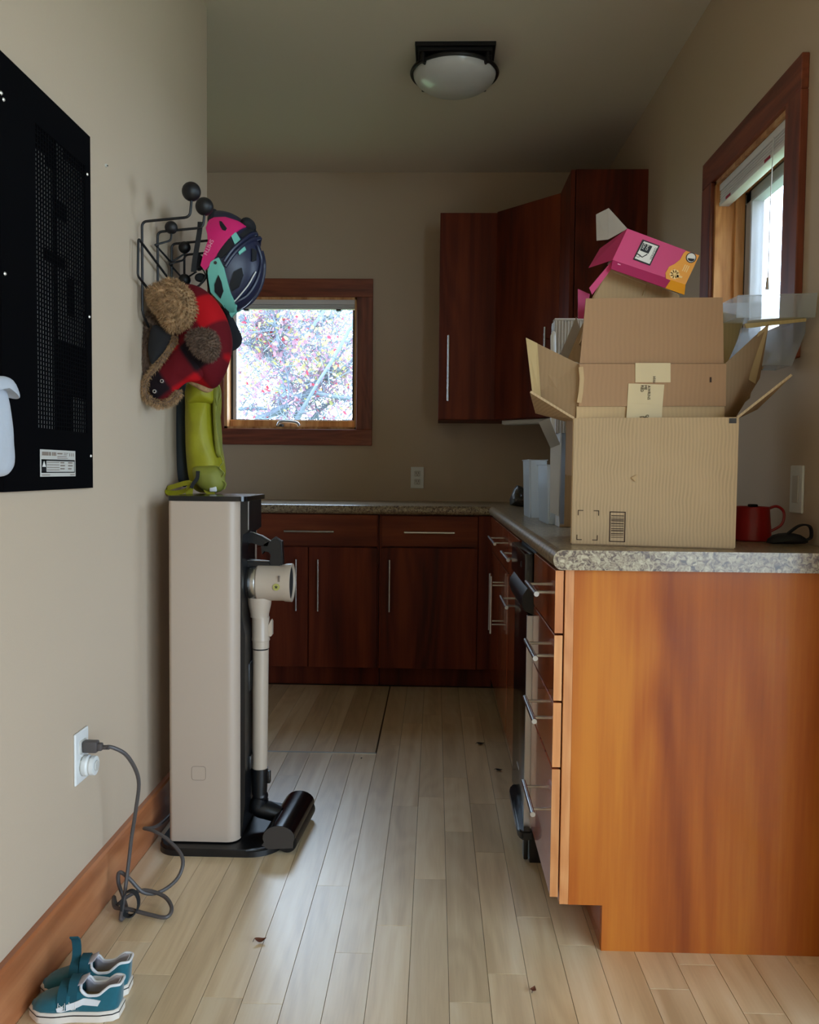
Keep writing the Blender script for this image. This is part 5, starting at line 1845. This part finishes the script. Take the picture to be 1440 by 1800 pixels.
b = BM(); sheet(b, [P00 + dn + dep, P10 + dn + dep, P11 + dep, P01 + dep], 0.005); obj('back_wall', b, 'cardin', t)
b = BM(); sheet(b, [P00 + dn, P10 + dn, P10 + dn + dep, P00 + dn + dep], 0.005); obj('bottom', b, 'cardin', t)
fq = [V(x) for x in [(0.3221, 1.95, 1.2842), (0.6434, 1.95, 1.2861), (0.6369, 1.95, 1.4326), (0.3333, 1.95, 1.429)]]
b = BM(); sheet(b, fq, 0.005); obj('raised_flap', b, 'card2', t)
lf = [P01 + V((0.0, 0, -0.001)), P00 + V((-0.001, 0, 0.02)), V((0.2082, 1.88, 1.2057)), V((0.1925, 1.88, 1.33))]
lf = [V((0.3221, 1.95, 1.2829)), V((0.3156, 1.95, 1.1576)), V((0.2241, 2.0, 1.2137)), V((0.2058, 1.997, 1.3481))]
b = BM(); prism(b, lf, (0.002, 0.005, 0), True); obj('flap', b, 'cardin', t, label='left side flap with a strip of brown tape along its edge')
b = BM(); prism(b, [p_ + V((-0.001, -0.0042, 0)) for p_ in (lf[3], lf[3].lerp(lf[0], 0.22), lf[2].lerp(lf[1], 0.20), lf[2])], (0, -0.0008, 0)); obj('flap_tape', b, 'tape', t)
rfp = [V((0.6472, 1.95, 1.2849)), V((0.6494, 1.95, 1.1603)), V((0.7177, 2.09, 1.1691)), V((0.7758, 2.09, 1.2691)), V((0.7556, 1.99, 1.3807))]
b = BM(); prism(b, rfp, (0.004, 0.004, 0), True); obj('flap', b, 'cardin', t, label='right side flap leaning toward the wall')
b = BM(); prism(b, [V(p_) + V((-0.002, -0.006, 0)) for p_ in ((0.7287, 1.978, 1.3594), (0.7305, 2.05, 1.2645), (0.7594, 2.07, 1.2533), (0.7557, 1.99, 1.3782))], (0, 0.0008, 0), True); obj('flap_tape', b, 'tape', t)
yt = 1.9385
for nm, pts in (('tape_strip', [(0.4439, 1.937, 1.2846), (0.5221, 1.937, 1.285), (0.5232, 1.937, 1.2421), (0.4449, 1.937, 1.2416)]), ('tape_strip', [(0.4297, 1.9365, 1.2389), (0.5093, 1.9365, 1.2369), (0.5066, 1.9365, 1.1913), (0.4281, 1.9365, 1.1958)]), ('tape_strip', [(0.4283, 1.9372, 1.1958), (0.5068, 1.9372, 1.1913), (0.5051, 1.9372, 1.1558), (0.4266, 1.9372, 1.1552)])):
    b = BM(); prism(b, pts, (0, 0.003, 0)); tp_ = obj(nm, b, 'tape', t)
for px_, s_ in ((1148, 'OES'), (1149, 'MZ'), (1150, 'A')):
    pass
for o_, s_, in (((0.46, 1.9355, 1.2276), 'RED'), ((0.4676, 1.9355, 1.2302), 'ME'), ((0.4754, 1.9355, 1.2188), 'AWRINS'), ((0.4861, 1.9355, 1.248), 'HW'), ((0.459, 1.9355, 1.1617), 'SZ'), ((0.4666, 1.9355, 1.1617), 'ZE'), ((0.4729, 1.9355, 1.1631), 'ON')):
    text('tape_lettering', s_, 0.0084, o_, (0, 0, -1), (1, 0, 0), 'tapeink', tp_)
b = BM(); prism(b, [(0.6101, 1.938, 1.2542), (0.6139, 1.938, 1.2542), (0.6142, 1.938, 1.2428), (0.6104, 1.938, 1.2428)], (0, -0.0008, 0)); obj('ink_mark', b, 'tapeink', t)
b = BM(); tube(b, [(0.3231, 1.94, 1.2753), (0.3262, 1.94, 1.25), (0.3242, 1.94, 1.2182), (0.3209, 1.94, 1.1953)], 0, flat=(0.010, 0.004), up=(1, 0, 0)); obj('frayed_edge', b, 'card3', t)
b = BM(); prism(b, [(0.6933, 2.12, 1.4327), (0.7471, 2.12, 1.4206), (0.736, 2.12, 1.3753), (0.7078, 2.12, 1.3063), (0.694, 2.12, 1.3062)], (0.002, 0.005, 0)); obj('inner_flap', b, 'cardyellow', t, label='pale yellowish flap at the back right')

# tan carton behind the raised flap, tilted
t = thing('tan_carton', 'tilted tan carton wedged under the pink box behind the raised flap', 'box', (0.483, 2.1, 1.4118))
fpts = [V(x) for x in [(0.3987, 2.045, 1.5183), (0.412, 2.045, 1.517), (0.5698, 2.045, 1.4593), (0.5447, 2.045, 1.3493), (0.3408, 2.045, 1.3482), (0.3654, 2.045, 1.452)]]
b = BM(); prism(b, fpts, (0.01, 0.13, 0))
bmesh.ops.bevel(b, geom=b.edges[:], offset=0.003, segments=2, affect='EDGES')
obj('carton_body', b, 'card3', t)
b = BM(); tube(b, [(0.4117, 2.043, 1.5099), (0.4893, 2.043, 1.4811), (0.4819, 2.043, 1.4547)], 0.0012, 5); obj('crease', b, 'tape', t)

# pink carton
t = thing('pink_carton', 'open magenta food carton with orange corner lying on top of the boxes', 'box', (0.483, 2.05, 1.4826))
f4 = [V(x) for x in [(0.4334, 2.0, 1.598), (0.5977, 2.0, 1.5379), (0.5684, 2.0, 1.4721), (0.4012, 2.0, 1.5271)]]
gX = (f4[1] - f4[0]).normalized(); gZ = (f4[0] - f4[3]).normalized(); nP = V((0, -1, 0))
a0, a1, a2, a3 = f4
bk = V((-0.010, 0.030, -0.004))
low = V((0.5621, 1.985, 1.4458)) - a2
# bottom edge face (thin side below front)
s3 = a3 + low * 0.9; s2 = a2 + low
b = BM(); sheet(b, [a0, a1, a2, a3], 0.0012); pf = obj('front_face', b, 'pink', t)
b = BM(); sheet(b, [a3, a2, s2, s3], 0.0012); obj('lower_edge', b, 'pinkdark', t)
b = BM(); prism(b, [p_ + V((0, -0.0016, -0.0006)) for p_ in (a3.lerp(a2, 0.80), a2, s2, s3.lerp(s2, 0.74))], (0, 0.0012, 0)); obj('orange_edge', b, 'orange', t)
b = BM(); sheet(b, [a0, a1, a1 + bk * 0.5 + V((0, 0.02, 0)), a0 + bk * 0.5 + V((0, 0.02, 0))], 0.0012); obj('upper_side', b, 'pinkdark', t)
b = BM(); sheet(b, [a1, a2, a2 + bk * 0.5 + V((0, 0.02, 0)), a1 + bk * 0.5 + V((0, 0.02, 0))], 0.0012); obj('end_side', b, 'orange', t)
b = BM(); sheet(b, [a0 + bk * 0.5 + V((0, 0.02, 0)), a1 + bk * 0.5 + V((0, 0.02, 0)), a2 + bk * 0.5 + V((0, 0.02, 0)), a3 + bk * 0.5 + V((0, 0.02, 0))], 0.0012); obj('back_face', b, 'greycard', t)
b = BM(); sheet(b, [a0, a3] + [V(x) for x in [(0.3556, 2.05, 1.5206), (0.3814, 2.05, 1.5657)]], 0.0012); obj('flap', b, 'pinkdark', t, label='pink end flap pointing down left')
b = BM(); sheet(b, [a0 + V((0, 0.001, 0))] + [V(x) for x in [(0.3955, 2.03, 1.6533), (0.3957, 2.03, 1.5815), (0.436, 2.03, 1.6038)]], 0.0012); fl = obj('flap', b, 'greycard', t, label='grey inside of the upper end flap')
b = BM(); sheet(b, [V(x) for x in ((0.3955, 2.03, 1.6533), (0.3695, 2.045, 1.6433), (0.3721, 2.045, 1.5828), (0.3957, 2.03, 1.5815))], 0.0012); obj('flap', b, 'greycard', t, label='folded grey tip of the upper flap')
b = BM(); sheet(b, [V(x) for x in [(0.4028, 2.008, 1.5291), (0.4107, 2.008, 1.5226), (0.3574, 2.008, 1.4497), (0.3505, 2.008, 1.4653)]], 0.0014); obj('flap', b, 'pink', t, label='narrow pink flap running down to the taped box')
b = BM(); sheet(b, [V(x) for x in [(0.328, 2.03, 1.4672), (0.356, 2.03, 1.4555), (0.3479, 2.03, 1.3988), (0.3293, 2.03, 1.3987)]], 0.0014); obj('flap', b, 'pinkdark', t, label='dark pink tip hanging beside the raised flap')


def ink(name, pts, m, y=1.9990, parent=None, th_=0.0006):
    b = BM(); prism(b, [V(p_) for p_ in pts], (0, -th_, 0)); return obj(name, b, m, parent or t)


def smoothpoly(pts, k=4):
    return spline(pts, k, True)


ink('orange_corner', [(0.5674, 1.9988, 1.5478), (0.5974, 1.9988, 1.5376), (0.5681, 1.9988, 1.4719), (0.566, 1.9988, 1.4499), (0.5164, 1.9988, 1.4665), (0.5238, 1.9988, 1.482), (0.5221, 1.9988, 1.4975), (0.5295, 1.9988, 1.5117), (0.5423, 1.9988, 1.5182), (0.555, 1.9988, 1.5285), (0.5611, 1.9988, 1.5414)], 'orange')
bd = ink('quality_seal', [(0.4684, 1.9982, 1.5732), (0.5076, 1.9982, 1.5591), (0.4866, 1.9982, 1.514), (0.4475, 1.9982, 1.5281)], 'ink')
ink('seal_field', [(0.471, 1.9976, 1.5691), (0.5036, 1.9976, 1.5576), (0.4851, 1.9976, 1.5177), (0.4511, 1.9976, 1.5305)], 'inkwhite', parent=bd)
ink('seal_block', [(0.4696, 1.997, 1.5651), (0.4905, 1.997, 1.5575), (0.4818, 1.997, 1.5407), (0.4623, 1.997, 1.5484)], 'ink', parent=bd)
ur = (V((0.4689, 2.0, 1.5736)) - V((0.4479, 2.0, 1.5285))).normalized()
uu = V((ur.z, 0, -ur.x))
text('seal_lettering', 'NON', 0.0075, (0.4722, 1.9962, 1.5592), ur, -uu, 'inkwhite', bd)
text('seal_lettering', 'GMO', 0.0075, (0.48, 1.9962, 1.5559), ur, -uu, 'inkwhite', bd)
text('seal_lettering', 'VERIFIED', 0.0076, (0.4935, 1.997, 1.5408), ur, -uu, 'ink', bd)
b = BM()
tube(b, [(0.4572, 1.9968, 1.5406), (0.4677, 1.9968, 1.5329), (0.4792, 1.9968, 1.5394)], 0.0011, 5)
tube(b, spline([(0.4572, 1.9968, 1.5406), (0.4534, 1.9968, 1.5368), (0.4587, 1.9968, 1.5329), (0.4638, 1.9968, 1.5368), (0.4572, 1.9968, 1.5406)], 4), 0.0005, 5)
obj('check_mark', b, 'ink', bd)
cc = V((0.5793, 1.9982, 1.5323))
b = BM(); cyl(b, cc, cc + V((0, -0.0005, 0)), 0.0118, n=28); bd2 = obj('round_seal', b, 'ink', t)
b = BM(); cyl(b, cc + V((0, -0.0005, 0)), cc + V((0, -0.0009, 0)), 0.0098, n=28); obj('round_seal_field', b, 'inkwhite', bd2)
b = BM(); prism(b, [cc + V((x, -0.0009, z)) for x, z in ((-0.008, -0.001), (0.008, -0.003), (0.006, -0.0075), (0.0, -0.009), (-0.006, -0.0065))], (0, -0.0004, 0)); obj('seal_half', b, 'ink', bd2)
cc = V((0.5427, 1.998, 1.4948))
b = BM()
for k in range(9):
    a = 2 * PI * k / 8
    r_ = 0.0075 if k < 8 else 0
    p_ = cc + V((r_ * math.cos(a), 0, r_ * math.sin(a)))
    cyl(b, p_, p_ + V((0, -0.0006, 0)), 0.0042, n=12)
prism(b, [cc + V((x, 0, z)) for x, z in ((0.006, -0.002), (0.018, -0.005), (0.017, -0.009), (0.004, -0.007))], (0, -0.0006, 0))
obj('vegetable_print', b, 'inkpale', t)
b = BM()
for k, (x, z, w) in enumerate(((0, 0, 0.006), (0.003, 0.004, 0.006), (0.0055, 0.008, 0.005))):
    pass
for k in range(3):
    p0_ = V((0.5593, 1.9982, 1.5026)) + gX * 0.0045 * k; prism(b, [p0_, p0_ + gX * 0.0022, p0_ + gX * 0.0022 + gZ * 0.016, p0_ + gZ * 0.016], (0, -0.0004, 0))
obj('print_lines', b, 'inkpale', t)
b = BM()
prism(b, [(0.4123, 1.9965, 1.5186), (0.4188, 1.9965, 1.516), (0.4178, 1.9965, 1.5057), (0.4112, 1.9965, 1.5083)], (0, -0.001, 0))
prism(b, [(0.4215, 1.9965, 1.5109), (0.428, 1.9965, 1.5096), (0.4295, 1.9965, 1.5019), (0.423, 1.9965, 1.5044)], (0, -0.001, 0))
obj('edge_print', b, 'inkpink', t)
ink('price_code', [(0.5326, 1.996, 1.4634), (0.5547, 1.996, 1.4557), (0.5523, 1.996, 1.4506), (0.5301, 1.996, 1.4595)], 'ink', th_=0.003)

# white-sided carton standing behind the big box (open, brown inside)
t = thing('white_carton', 'tall white and brown carton with its lid flap hanging, left of the kraft box', 'box', (0.42, 2.62, CT))
z0 = CT + 0.001
ft = 0.287
xa_, xb_2, yn_, yf_ = 0.372, 0.60, 2.56, 2.645
b = BM(); sheet(b, [(xa_, yf_, z0), (xa_, yn_, z0), (xa_, yn_, z0 + 0.28), (xa_, yf_, z0 + 0.28)], 0.003); obj('side_wall', b, 'whitecard', t)
b = BM(); sheet(b, [(xa_ + 0.014, yn_ - 0.002, z0 + 0.0), (xb_2, yn_ - 0.002, z0), (xb_2, yn_ - 0.002, z0 + 0.40), (xa_ + 0.014, yn_ - 0.002, z0 + 0.40)], 0.003); obj('front_wall', b, 'cardin', t, label='brown cardboard front of the white carton')
b = BM(); sheet(b, [(xa_, yf_, z0), (xb_2, yf_, z0), (xb_2, yf_, z0 + 0.40), (xa_, yf_, z0 + 0.40)], 0.003); obj('back_wall', b, 'whitecard', t)
b = BM(); prism(b, [V(x) for x in ((0.3418, 2.56, 1.1096), (0.3702, 2.56, 1.1216), (0.321, 2.44, 1.1915), (0.2907, 2.44, 1.18))], (0.001, 0.003, 0)); obj('flap', b, 'whitecard', t)
b = BM(); prism(b, [(0.3418, 2.56, 1.1096), (0.3702, 2.56, 1.1216), (0.3725, 2.56, 0.9062), (0.3435, 2.56, 0.9195)], (0, 0.004, 0)); obj('front_white_panel', b, 'whitecard', t, label='white front panel of the carton')
b = BM(); box(b, xa_ + 0.002, xb_2, yn_, yf_, z0, z0 + 0.004); obj('bottom', b, 'cardin', t)

# upright white corrugated sheet behind
t = thing('corrugated_sheet', 'upright folded white corrugated sheet standing on the white carton behind the taped box', 'cardboard', (0.43, 2.63, CT + 0.2835))
b = BM()
Fc = Fr((0.3586, 2.625, 1.3324), (1, 0.0, 0), (0.0, -1, 0))
L_ = 0.11
ZB_ = CT + 0.2835 - Fc.o.z
ZT_ = (0.3563, 2.63, 1.4995)[2] - Fc.o.z
for k in range(12):
    u = k * L_ / 12
    Fc.box(b, u, u + L_ / 24, 0, 0.004, ZB_, ZT_ - 0.002)
Fc.box(b, 0, L_, -0.004, 0.0, ZB_, ZT_)
obj('ribbed_face', b, 'cardwhite', t, kind='stuff')
b = BM(); Fc.box(b, -0.004, L_ + 0.002, -0.03, 0.006, ZT_ - 0.002, ZT_ + 0.005, 0.002); obj('folded_top', b, 'cardwhite', t)
b = BM(); Fc.box(b, -0.003, 0.0, -0.06, 0.0, ZB_, ZT_ - 0.002); obj('folded_side', b, 'whitecard', t)
t = thing('white_tray', 'slim bluish white tray edge beside the corrugated sheet', 'tray', (0.3518, 2.585, 1.1205))
b = BM()
puff(b, [(0.3391, 2.585, 1.4461), (0.3456, 2.585, 1.4613), (0.3542, 2.585, 1.4563), (0.3582, 2.585, 1.3279), (0.3603, 2.585, 1.1206), (0.3466, 2.585, 1.1205), (0.3412, 2.585, 1.3278)], (0, -1, 0), 0.004, 0.01, smooth=1)
obj('tray_edge', b, 'white', t)
t = thing('grey_flap_card', 'folded grey card with a pointed tip in front of the corrugated sheet', 'card', (0.3361, 2.2, 1.314))
b = BM(); sheet(b, [(0.3461, 2.16, 1.4259), (0.3566, 2.16, 1.3951), (0.3269, 2.16, 1.3202), (0.3083, 2.16, 1.3342)], 0.0022); obj('card_leaf', b, 'greycard', t)
b = BM(); sheet(b, [V(x) for x in ((0.3566, 2.16, 1.3951), (0.3599, 2.1, 1.4112), (0.3565, 2.1, 1.3017), (0.3269, 2.16, 1.3202))], 0.0022); obj('card_leaf', b, 'cardin', t)

# milky plastic containers
for lb_, x, y, w, d, h, nm in (('milky white plastic container standing furthest left on the side counter', 0.335, 3.03, 0.052, 0.20, 0.205, 0),
                              ('milky white plastic container between its twin and the white carton', 0.352, 2.66, 0.058, 0.24, 0.185, 1)):
    t = thing('plastic_container', lb_, 'container', (x + w / 2, y + d / 2, CT))
    z0 = CT + 0.001
    b = BM()
    def pr_(z, gx):
        return [(x - gx, y - gx, z), (x + w + gx, y - gx, z), (x + w + gx, y + d + gx, z), (x - gx, y + d + gx, z)]
    R = [[b.verts.new(p_) for p_ in pr_(z, g)] for z, g in ((z0, 0), (z0 + h, 0.006), (z0 + h, 0.004), (z0 + 0.003, -0.002))]
    for A, B in zip(R[:-1], R[1:]):
        for i in range(4):
            b.faces.new((A[i], A[(i + 1) % 4], B[(i + 1) % 4], B[i]))
    b.faces.new(R[0][::-1]); b.faces.new(R[-1])
    bmesh.ops.bevel(b, geom=[e for e in b.edges if abs(e.verts[0].co.z - e.verts[1].co.z) > 0.1], offset=0.006, segments=3, affect='EDGES')
    obj('container_body', b, 'milky', t)
    b = BM()
    q = [V(p_) for p_ in pr_(z0 + h, 0.007)]
    tube(b, q, 0.0022, 6, closed=True)
    obj('container_rim', b, 'milky', t)

t = thing('snack_packet', 'crumpled dark foil packet at the far back corner of the counter', 'packet', (0.385, 4.05, CT))
b = BM()
puff(b, [(0.355, 4.05, CT + 0.005), (0.362, 4.05, CT + 0.060), (0.385, 4.05, CT + 0.100), (0.42, 4.05, CT + 0.085), (0.45, 4.05, CT + 0.06), (0.455, 4.05, CT + 0.005)], (0, -1, 0), 0.05, 0.04, lump=0.03, lscale=30, smooth=2)
obj('packet_body', b, 'packet', t)

# clear plastic containers at right
def open_tray(name, label, cat, quad, dep_, h, m, mats='clearpl'):
    t = thing(name, label, cat, quad[3])
    q = [V(p_) for p_ in quad]        # front face: tl, tr, br, bl
    d_ = V(dep_)
    for nm, pts in (('front_wall', q), ('back_wall', [p_ + d_ for p_ in q]), ('side_wall', [q[0], q[3], q[3] + d_, q[0] + d_]), ('side_wall', [q[1], q[2], q[2] + d_, q[1] + d_]), ('base', [q[3], q[2], q[2] + d_, q[3] + d_])):
        b = BM(); sheet(b, pts, 0.0018); obj(nm, b, m, t)
    return t


tr_ = open_tray('clear_tray', 'shallow clear plastic tray balanced on top of the flaps by the window', 'tray', [(0.6948, 2.02, 1.4508), (0.8765, 2.02, 1.4567), (0.8731, 2.02, 1.4033), (0.6936, 2.02, 1.4012)], (0.0, 0.11, 0.004), 0.04, 'clearpl')
b = BM(); tube(b, [(0.6943, 2.0185, 1.4505), (0.7852, 2.0185, 1.4534), (0.8759, 2.0185, 1.4564)], 0.0018, 6); obj('rim', b, 'clearpl', tr_)
open_tray('clear_bin', 'deeper clear plastic bin below the shallow tray near the window frame', 'bin', [(0.7367, 2.1, 1.3912), (0.8958, 2.1, 1.4082), (0.8559, 2.1, 1.302), (0.7174, 2.1, 1.3039)], (0.0, 0.10, 0.0), 0.1, 'clearpl')
t = thing('cardboard_tray', 'tan cardboard tray sandwiched between the clear tray and bin', 'tray', (0.781, 2.06, 1.3901))
b = BM(); sheet(b, [V(x) for x in ((0.7198, 2.03, 1.3861), (0.858, 2.03, 1.3998), (0.8961, 2.14, 1.4234), (0.7627, 2.14, 1.4145))], 0.004); obj('lid_sheet', b, 'cardyellow', t)
b = BM(); sheet(b, [(0.7151, 2.028, 1.3883), (0.8558, 2.028, 1.4007), (0.856, 2.028, 1.3942), (0.7193, 2.028, 1.3778)], 0.003); obj('lid_edge', b, 'cardyellow', t)

t = thing('brown_flap_sheet', 'brown cardboard piece with a cut corner leaning under the clear bin', 'cardboard', (0.7963, 2.16, 1.2275))
b = BM(); sheet(b, [(0.7955, 2.15, 1.3636), (0.8255, 2.15, 1.3359), (0.8044, 2.15, 1.2967), (0.7879, 2.15, 1.2938), (0.7759, 2.15, 1.2265), (0.7514, 2.15, 1.2053), (0.7484, 2.15, 1.3103)], 0.004); obj('sheet_leaf', b, 'cardin', t)

# red kettle
kc = V((0.782, 2.13, CT + 0.001))
t = thing('watering_can', 'small red watering can in the shadow right of the kraft box', 'watering can', kc)
b = BM()
lathe(b, [(0, 0), (0.046, 0), (0.048, 0.003), (0.041, 0.080), (0.042, 0.083), (0.039, 0.083), (0.038, 0.079), (0.044, 0.006), (0, 0.005)], kc, n=40)
obj('can_body', b, 'red', t)
b = BM()
tube(b, spline([kc + V((-0.040, 0.0, 0.018)), kc + V((-0.058, -0.004, 0.035)), kc + V((-0.072, -0.006, 0.060))], 5), [0.010 - 0.0005 * i for i in range(11)], 12)
obj('spout', b, 'red', t)
b = BM()
tube(b, spline([kc + V((0.036, 0, 0.076)), kc + V((0.060, 0, 0.084)), kc + V((0.078, 0, 0.070)), kc + V((0.074, 0, 0.040)), kc + V((0.044, 0, 0.020))], 6), 0.0035, 8)
obj('can_handle', b, 'red', t)
b = BM()
box(b, kc.x - 0.008, kc.x + 0.012, kc.y - 0.01, kc.y + 0.01, CT + 0.083, CT + 0.090, 0.003)
obj('lid_knob', b, 'ink', t)
t = thing('scissors_case', 'black pouch with a looped strap beside the red watering can', 'pouch', (0.83, 2.0, CT))
b = BM()
puff(b, [(0.775, 2.01, CT + 0.004), (0.79, 2.01, CT + 0.022), (0.82, 2.01, CT + 0.028), (0.85, 2.01, CT + 0.024), (0.868, 2.01, CT + 0.010), (0.86, 2.01, CT + 0.003), (0.81, 2.01, CT + 0.002)], (0, -1, 0), 0.03, 0.04, smooth=2)
obj('pouch_body', b, 'foam', t)
b = BM()
tube(b, spline([(0.815, 2.0, CT + 0.024), (0.845, 2.0, CT + 0.046), (0.868, 2.0, CT + 0.044), (0.872, 2.0, CT + 0.02), (0.86, 2.0, CT + 0.012)], 5), 0, flat=(0.012, 0.004), up=(0, 1, 0))
obj('strap', b, 'foam', t)

# ================================================================== LEAVES ON THE FLOOR
def fallen(label, x, y, s, rot, m, curl=0.3):
    b = BM()
    n = 10
    top_, mid_, bot_ = [], [], []
    for i in range(n + 1):
        f = i / n
        w = math.sin(PI * f ** 0.8) * 0.38 * s
        xx = (f - 0.5) * s
        lift = curl * s * (abs(f - 0.5) * 1.6) ** 2
        top_.append(V((xx, w, 0.002 + lift + curl * w * 0.7)))
        mid_.append(V((xx, 0, 0.001 + lift)))
        bot_.append(V((xx, -w * 0.8, 0.002 + lift + curl * w * 0.5)))
    Rm = Matrix.Rotation(rot, 4, 'Z')
    def mk(L_, dz):
        return [b.verts.new(Rm @ p_ + V((x, y, dz))) for p_ in L_]
    T1, M1, B1 = mk(top_, 0.0010), mk(mid_, 0.0010), mk(bot_, 0.0010)
    for P_, Q_ in ((T1, M1), (M1, B1)):
        for i in range(n):
            b.faces.new((P_[i], P_[i + 1], Q_[i + 1], Q_[i]))
    bmesh.ops.solidify(b, geom=b.faces[:], thickness=0.0005)
    t = thing('fallen_leaf', label, 'leaf', (x, y, 0), 'dry leaves on the floor')
    lf_ = obj('leaf_blade', b, m, t, smooth=60)
    b = BM()
    tube(b, [Rm @ V((-0.5 * s, 0, 0.004 + curl * s * 0.5)) + V((x, y, 0)), Rm @ V((-0.62 * s, 0.02 * s, 0.003)) + V((x, y, 0))], 0.0006, 5)
    obj('stem', b, 'leafdark', t)
    return t


fallen('curled brown leaf on the floor right of the vacuum cord', -0.373, 1.816, 0.026, 0.2, 'leaf', 0.5)
fallen('pinkish brown leaf on the boards nearest the end panel', 0.208, 1.667, 0.018, 1.2, 'leaf', 0.4)
fallen('small dark leaf furthest back on the floor by the side cabinets', 0.183, 3.207, 0.030, 0.1, 'leafdark', 0.3)
fallen('sliver of dark leaf on the floor beside the compactor', 0.231, 2.926, 0.024, -0.2, 'leafdark', 0.25)
fallen('tiny dark leaf speck just in front of the hatch strip', -0.255, 3.02, 0.010, 1.4, 'leafdark', 0.2)

# ================================================================== OUTSIDE
struct('ground', box(BM(), -30, 30, -30, 40, -3.2, -3.0), 'grass')
rt = random.Random(21)
t = thing('autumn_tree', 'bare-branched tree with red, pink and yellow leaves outside the back window', 'tree', (-1.5, 8.4, -3.0))
b = BM()
trunk = [(-1.5, 8.4, -3.0), (-1.55, 8.4, -1.0), (-1.5, 8.3, 0.6), (-1.42, 8.2, 1.30), (-1.15, 8.0, 1.78), (-0.95, 8.0, 2.1), (-0.7, 8.1, 2.6)]
tp = spline(trunk, 6)
tube(b, tp, [max(0.10 - 0.13 * i / (len(tp) - 1), 0.016) for i in range(len(tp))], 8)
obj('trunk', b, 'bark', t)
limbs = [[(-1.7232, 8.2, 1.5117), (-1.5142, 8.2, 1.6006), (-1.3498, 8.2, 1.7215), (-1.2129, 8.2, 1.7768), (-1.0211, 8.2, 1.7456), (-0.7366, 8.2, 1.7151)],
         [(-1.3821, 8.4, 1.5431), (-1.304, 8.4, 1.7387), (-1.2037, 8.4, 1.8951), (-1.0756, 8.4, 2.0734), (-0.9354, 8.4, 2.0188), (-0.6028, 8.4, 2.3523)],
         [(-1.4894, 8.0, 2.1797), (-1.4951, 8.0, 2.3377), (-1.5221, 8.0, 2.4428), (-1.5545, 8.0, 2.6528)],
         [(-1.4951, 8.0, 2.3377), (-1.4581, 8.0, 2.4641), (-1.4373, 8.0, 2.6532)],
         [(-1.8766, 8.1, 2.5015), (-1.7682, 8.1, 2.4167), (-1.6491, 8.1, 2.364), (-1.5516, 8.1, 2.3004), (-1.508, 8.1, 2.1939), (-1.4427, 8.1, 2.034), (-1.3986, 8.1, 1.7664), (-1.4522, 8.1, 1.5511)],
         [(-1.2277, 8.3, 1.7858), (-1.134, 8.3, 1.9072), (-1.0345, 8.3, 1.9407), (-0.7038, 8.3, 2.0632)],
         [(-1.9272, 8.2, 1.6083), (-1.7343, 8.2, 1.6207), (-1.5142, 8.2, 1.6006)],
         [(-1.2996, 8.6, 1.4989), (-1.1278, 8.6, 1.6714), (-0.956, 8.6, 1.7581), (-0.7265, 8.6, 1.7314)],
         [(-1.9037, 8.1, 2.2452), (-1.741, 8.1, 2.2033), (-1.6054, 8.1, 2.1186), (-1.5402, 8.1, 2.0334)],
         [(-1.1708, 8.5, 1.5227), (-1.1948, 8.5, 1.8042), (-1.0035, 8.5, 2.0862), (-0.8635, 8.5, 2.3108), (-0.6113, 8.5, 2.5351)]]
rad = [0.040, 0.035, 0.020, 0.014, 0.018, 0.018, 0.018, 0.022, 0.010, 0.012]
tips = []
for pts, r_ in zip(limbs, rad):
    sp_ = spline(pts, 5)
    b = BM()
    tube(b, sp_, [r_ * (1 - 0.6 * i / (len(sp_) - 1)) for i in range(len(sp_))], 7)
    obj('branch', b, 'bark', t)
    tips += sp_
b = BM()
ends = []
for k in range(1900):
    if k < 700:
        p0 = rt.choice(tips)
    else:
        p0 = V((rt.uniform(-2.4, -0.3), rt.uniform(7.8, 9.4), rt.uniform(1.3, 2.9)))  # loose twigs off the limbs, added as a pale haze
    d_ = V((rt.uniform(-1, 1), rt.uniform(-0.5, 0.5), rt.uniform(-0.6, 1))).normalized()
    L_ = rt.uniform(0.12, 0.42)
    mid = p0 + d_ * L_ * 0.5 + V((rt.uniform(-1, 1), 0, rt.uniform(-1, 1))) * L_ * 0.15
    e2 = p0 + d_ * L_ + V((0, 0, L_ * 0.15))
    tube(b, [p0, mid, e2], [0.0046, 0.0034, 0.0016], 3)
    ends += [mid, e2]
obj('twigs', b, 'bark', t, kind='stuff', smooth=0)
for nm, m_, cnt in (('red_leaves', 'leafred', 420), ('pink_leaves', 'leafpink', 3200), ('yellow_leaves', 'leafyellow', 2400)):
    b = BM()
    for k in range(cnt):
        p0 = rt.choice(ends) + V((rt.gauss(0, 0.03), rt.gauss(0, 0.05), rt.gauss(0, 0.03)))
        if nm == 'yellow_leaves':
            p0 = p0 + V((0, 0, 0.15 if p0.z < 1.9 else 0.05))
            if rt.random() < 0.5 and p0.z < 2.0:
                continue
        s = rt.uniform(0.014, 0.034)
        u = V((rt.uniform(-1, 1), rt.uniform(-1, 1), rt.uniform(-1, 1))).normalized()
        w = u.cross(V((rt.uniform(-1, 1), rt.uniform(-1, 1), rt.uniform(-1, 1)))).normalized()
        b.faces.new([b.verts.new(p0 + u * s * a + w * s * c) for a, c in ((-1, 0), (-0.3, 0.5), (0.5, 0.45), (1, 0), (0.5, -0.45), (-0.3, -0.5))])
    obj(nm, b, m_, t, kind='stuff', smooth=0, raw=True)

# second tree added to soften the blown-out view: copies of the first one's parts
far = t.copy(); COL.objects.link(far)
far.location = (-2.3, 12.6, -3.0)
far.scale = (1.35, 1.0, 1.25)
far['label'] = 'second tree added further back to haze the view behind the autumn tree'
for c_ in list(t.children):
    d_ = c_.copy(); COL.objects.link(d_); d_.parent = far
t['group'] = far['group'] = 'trees outside the back window'
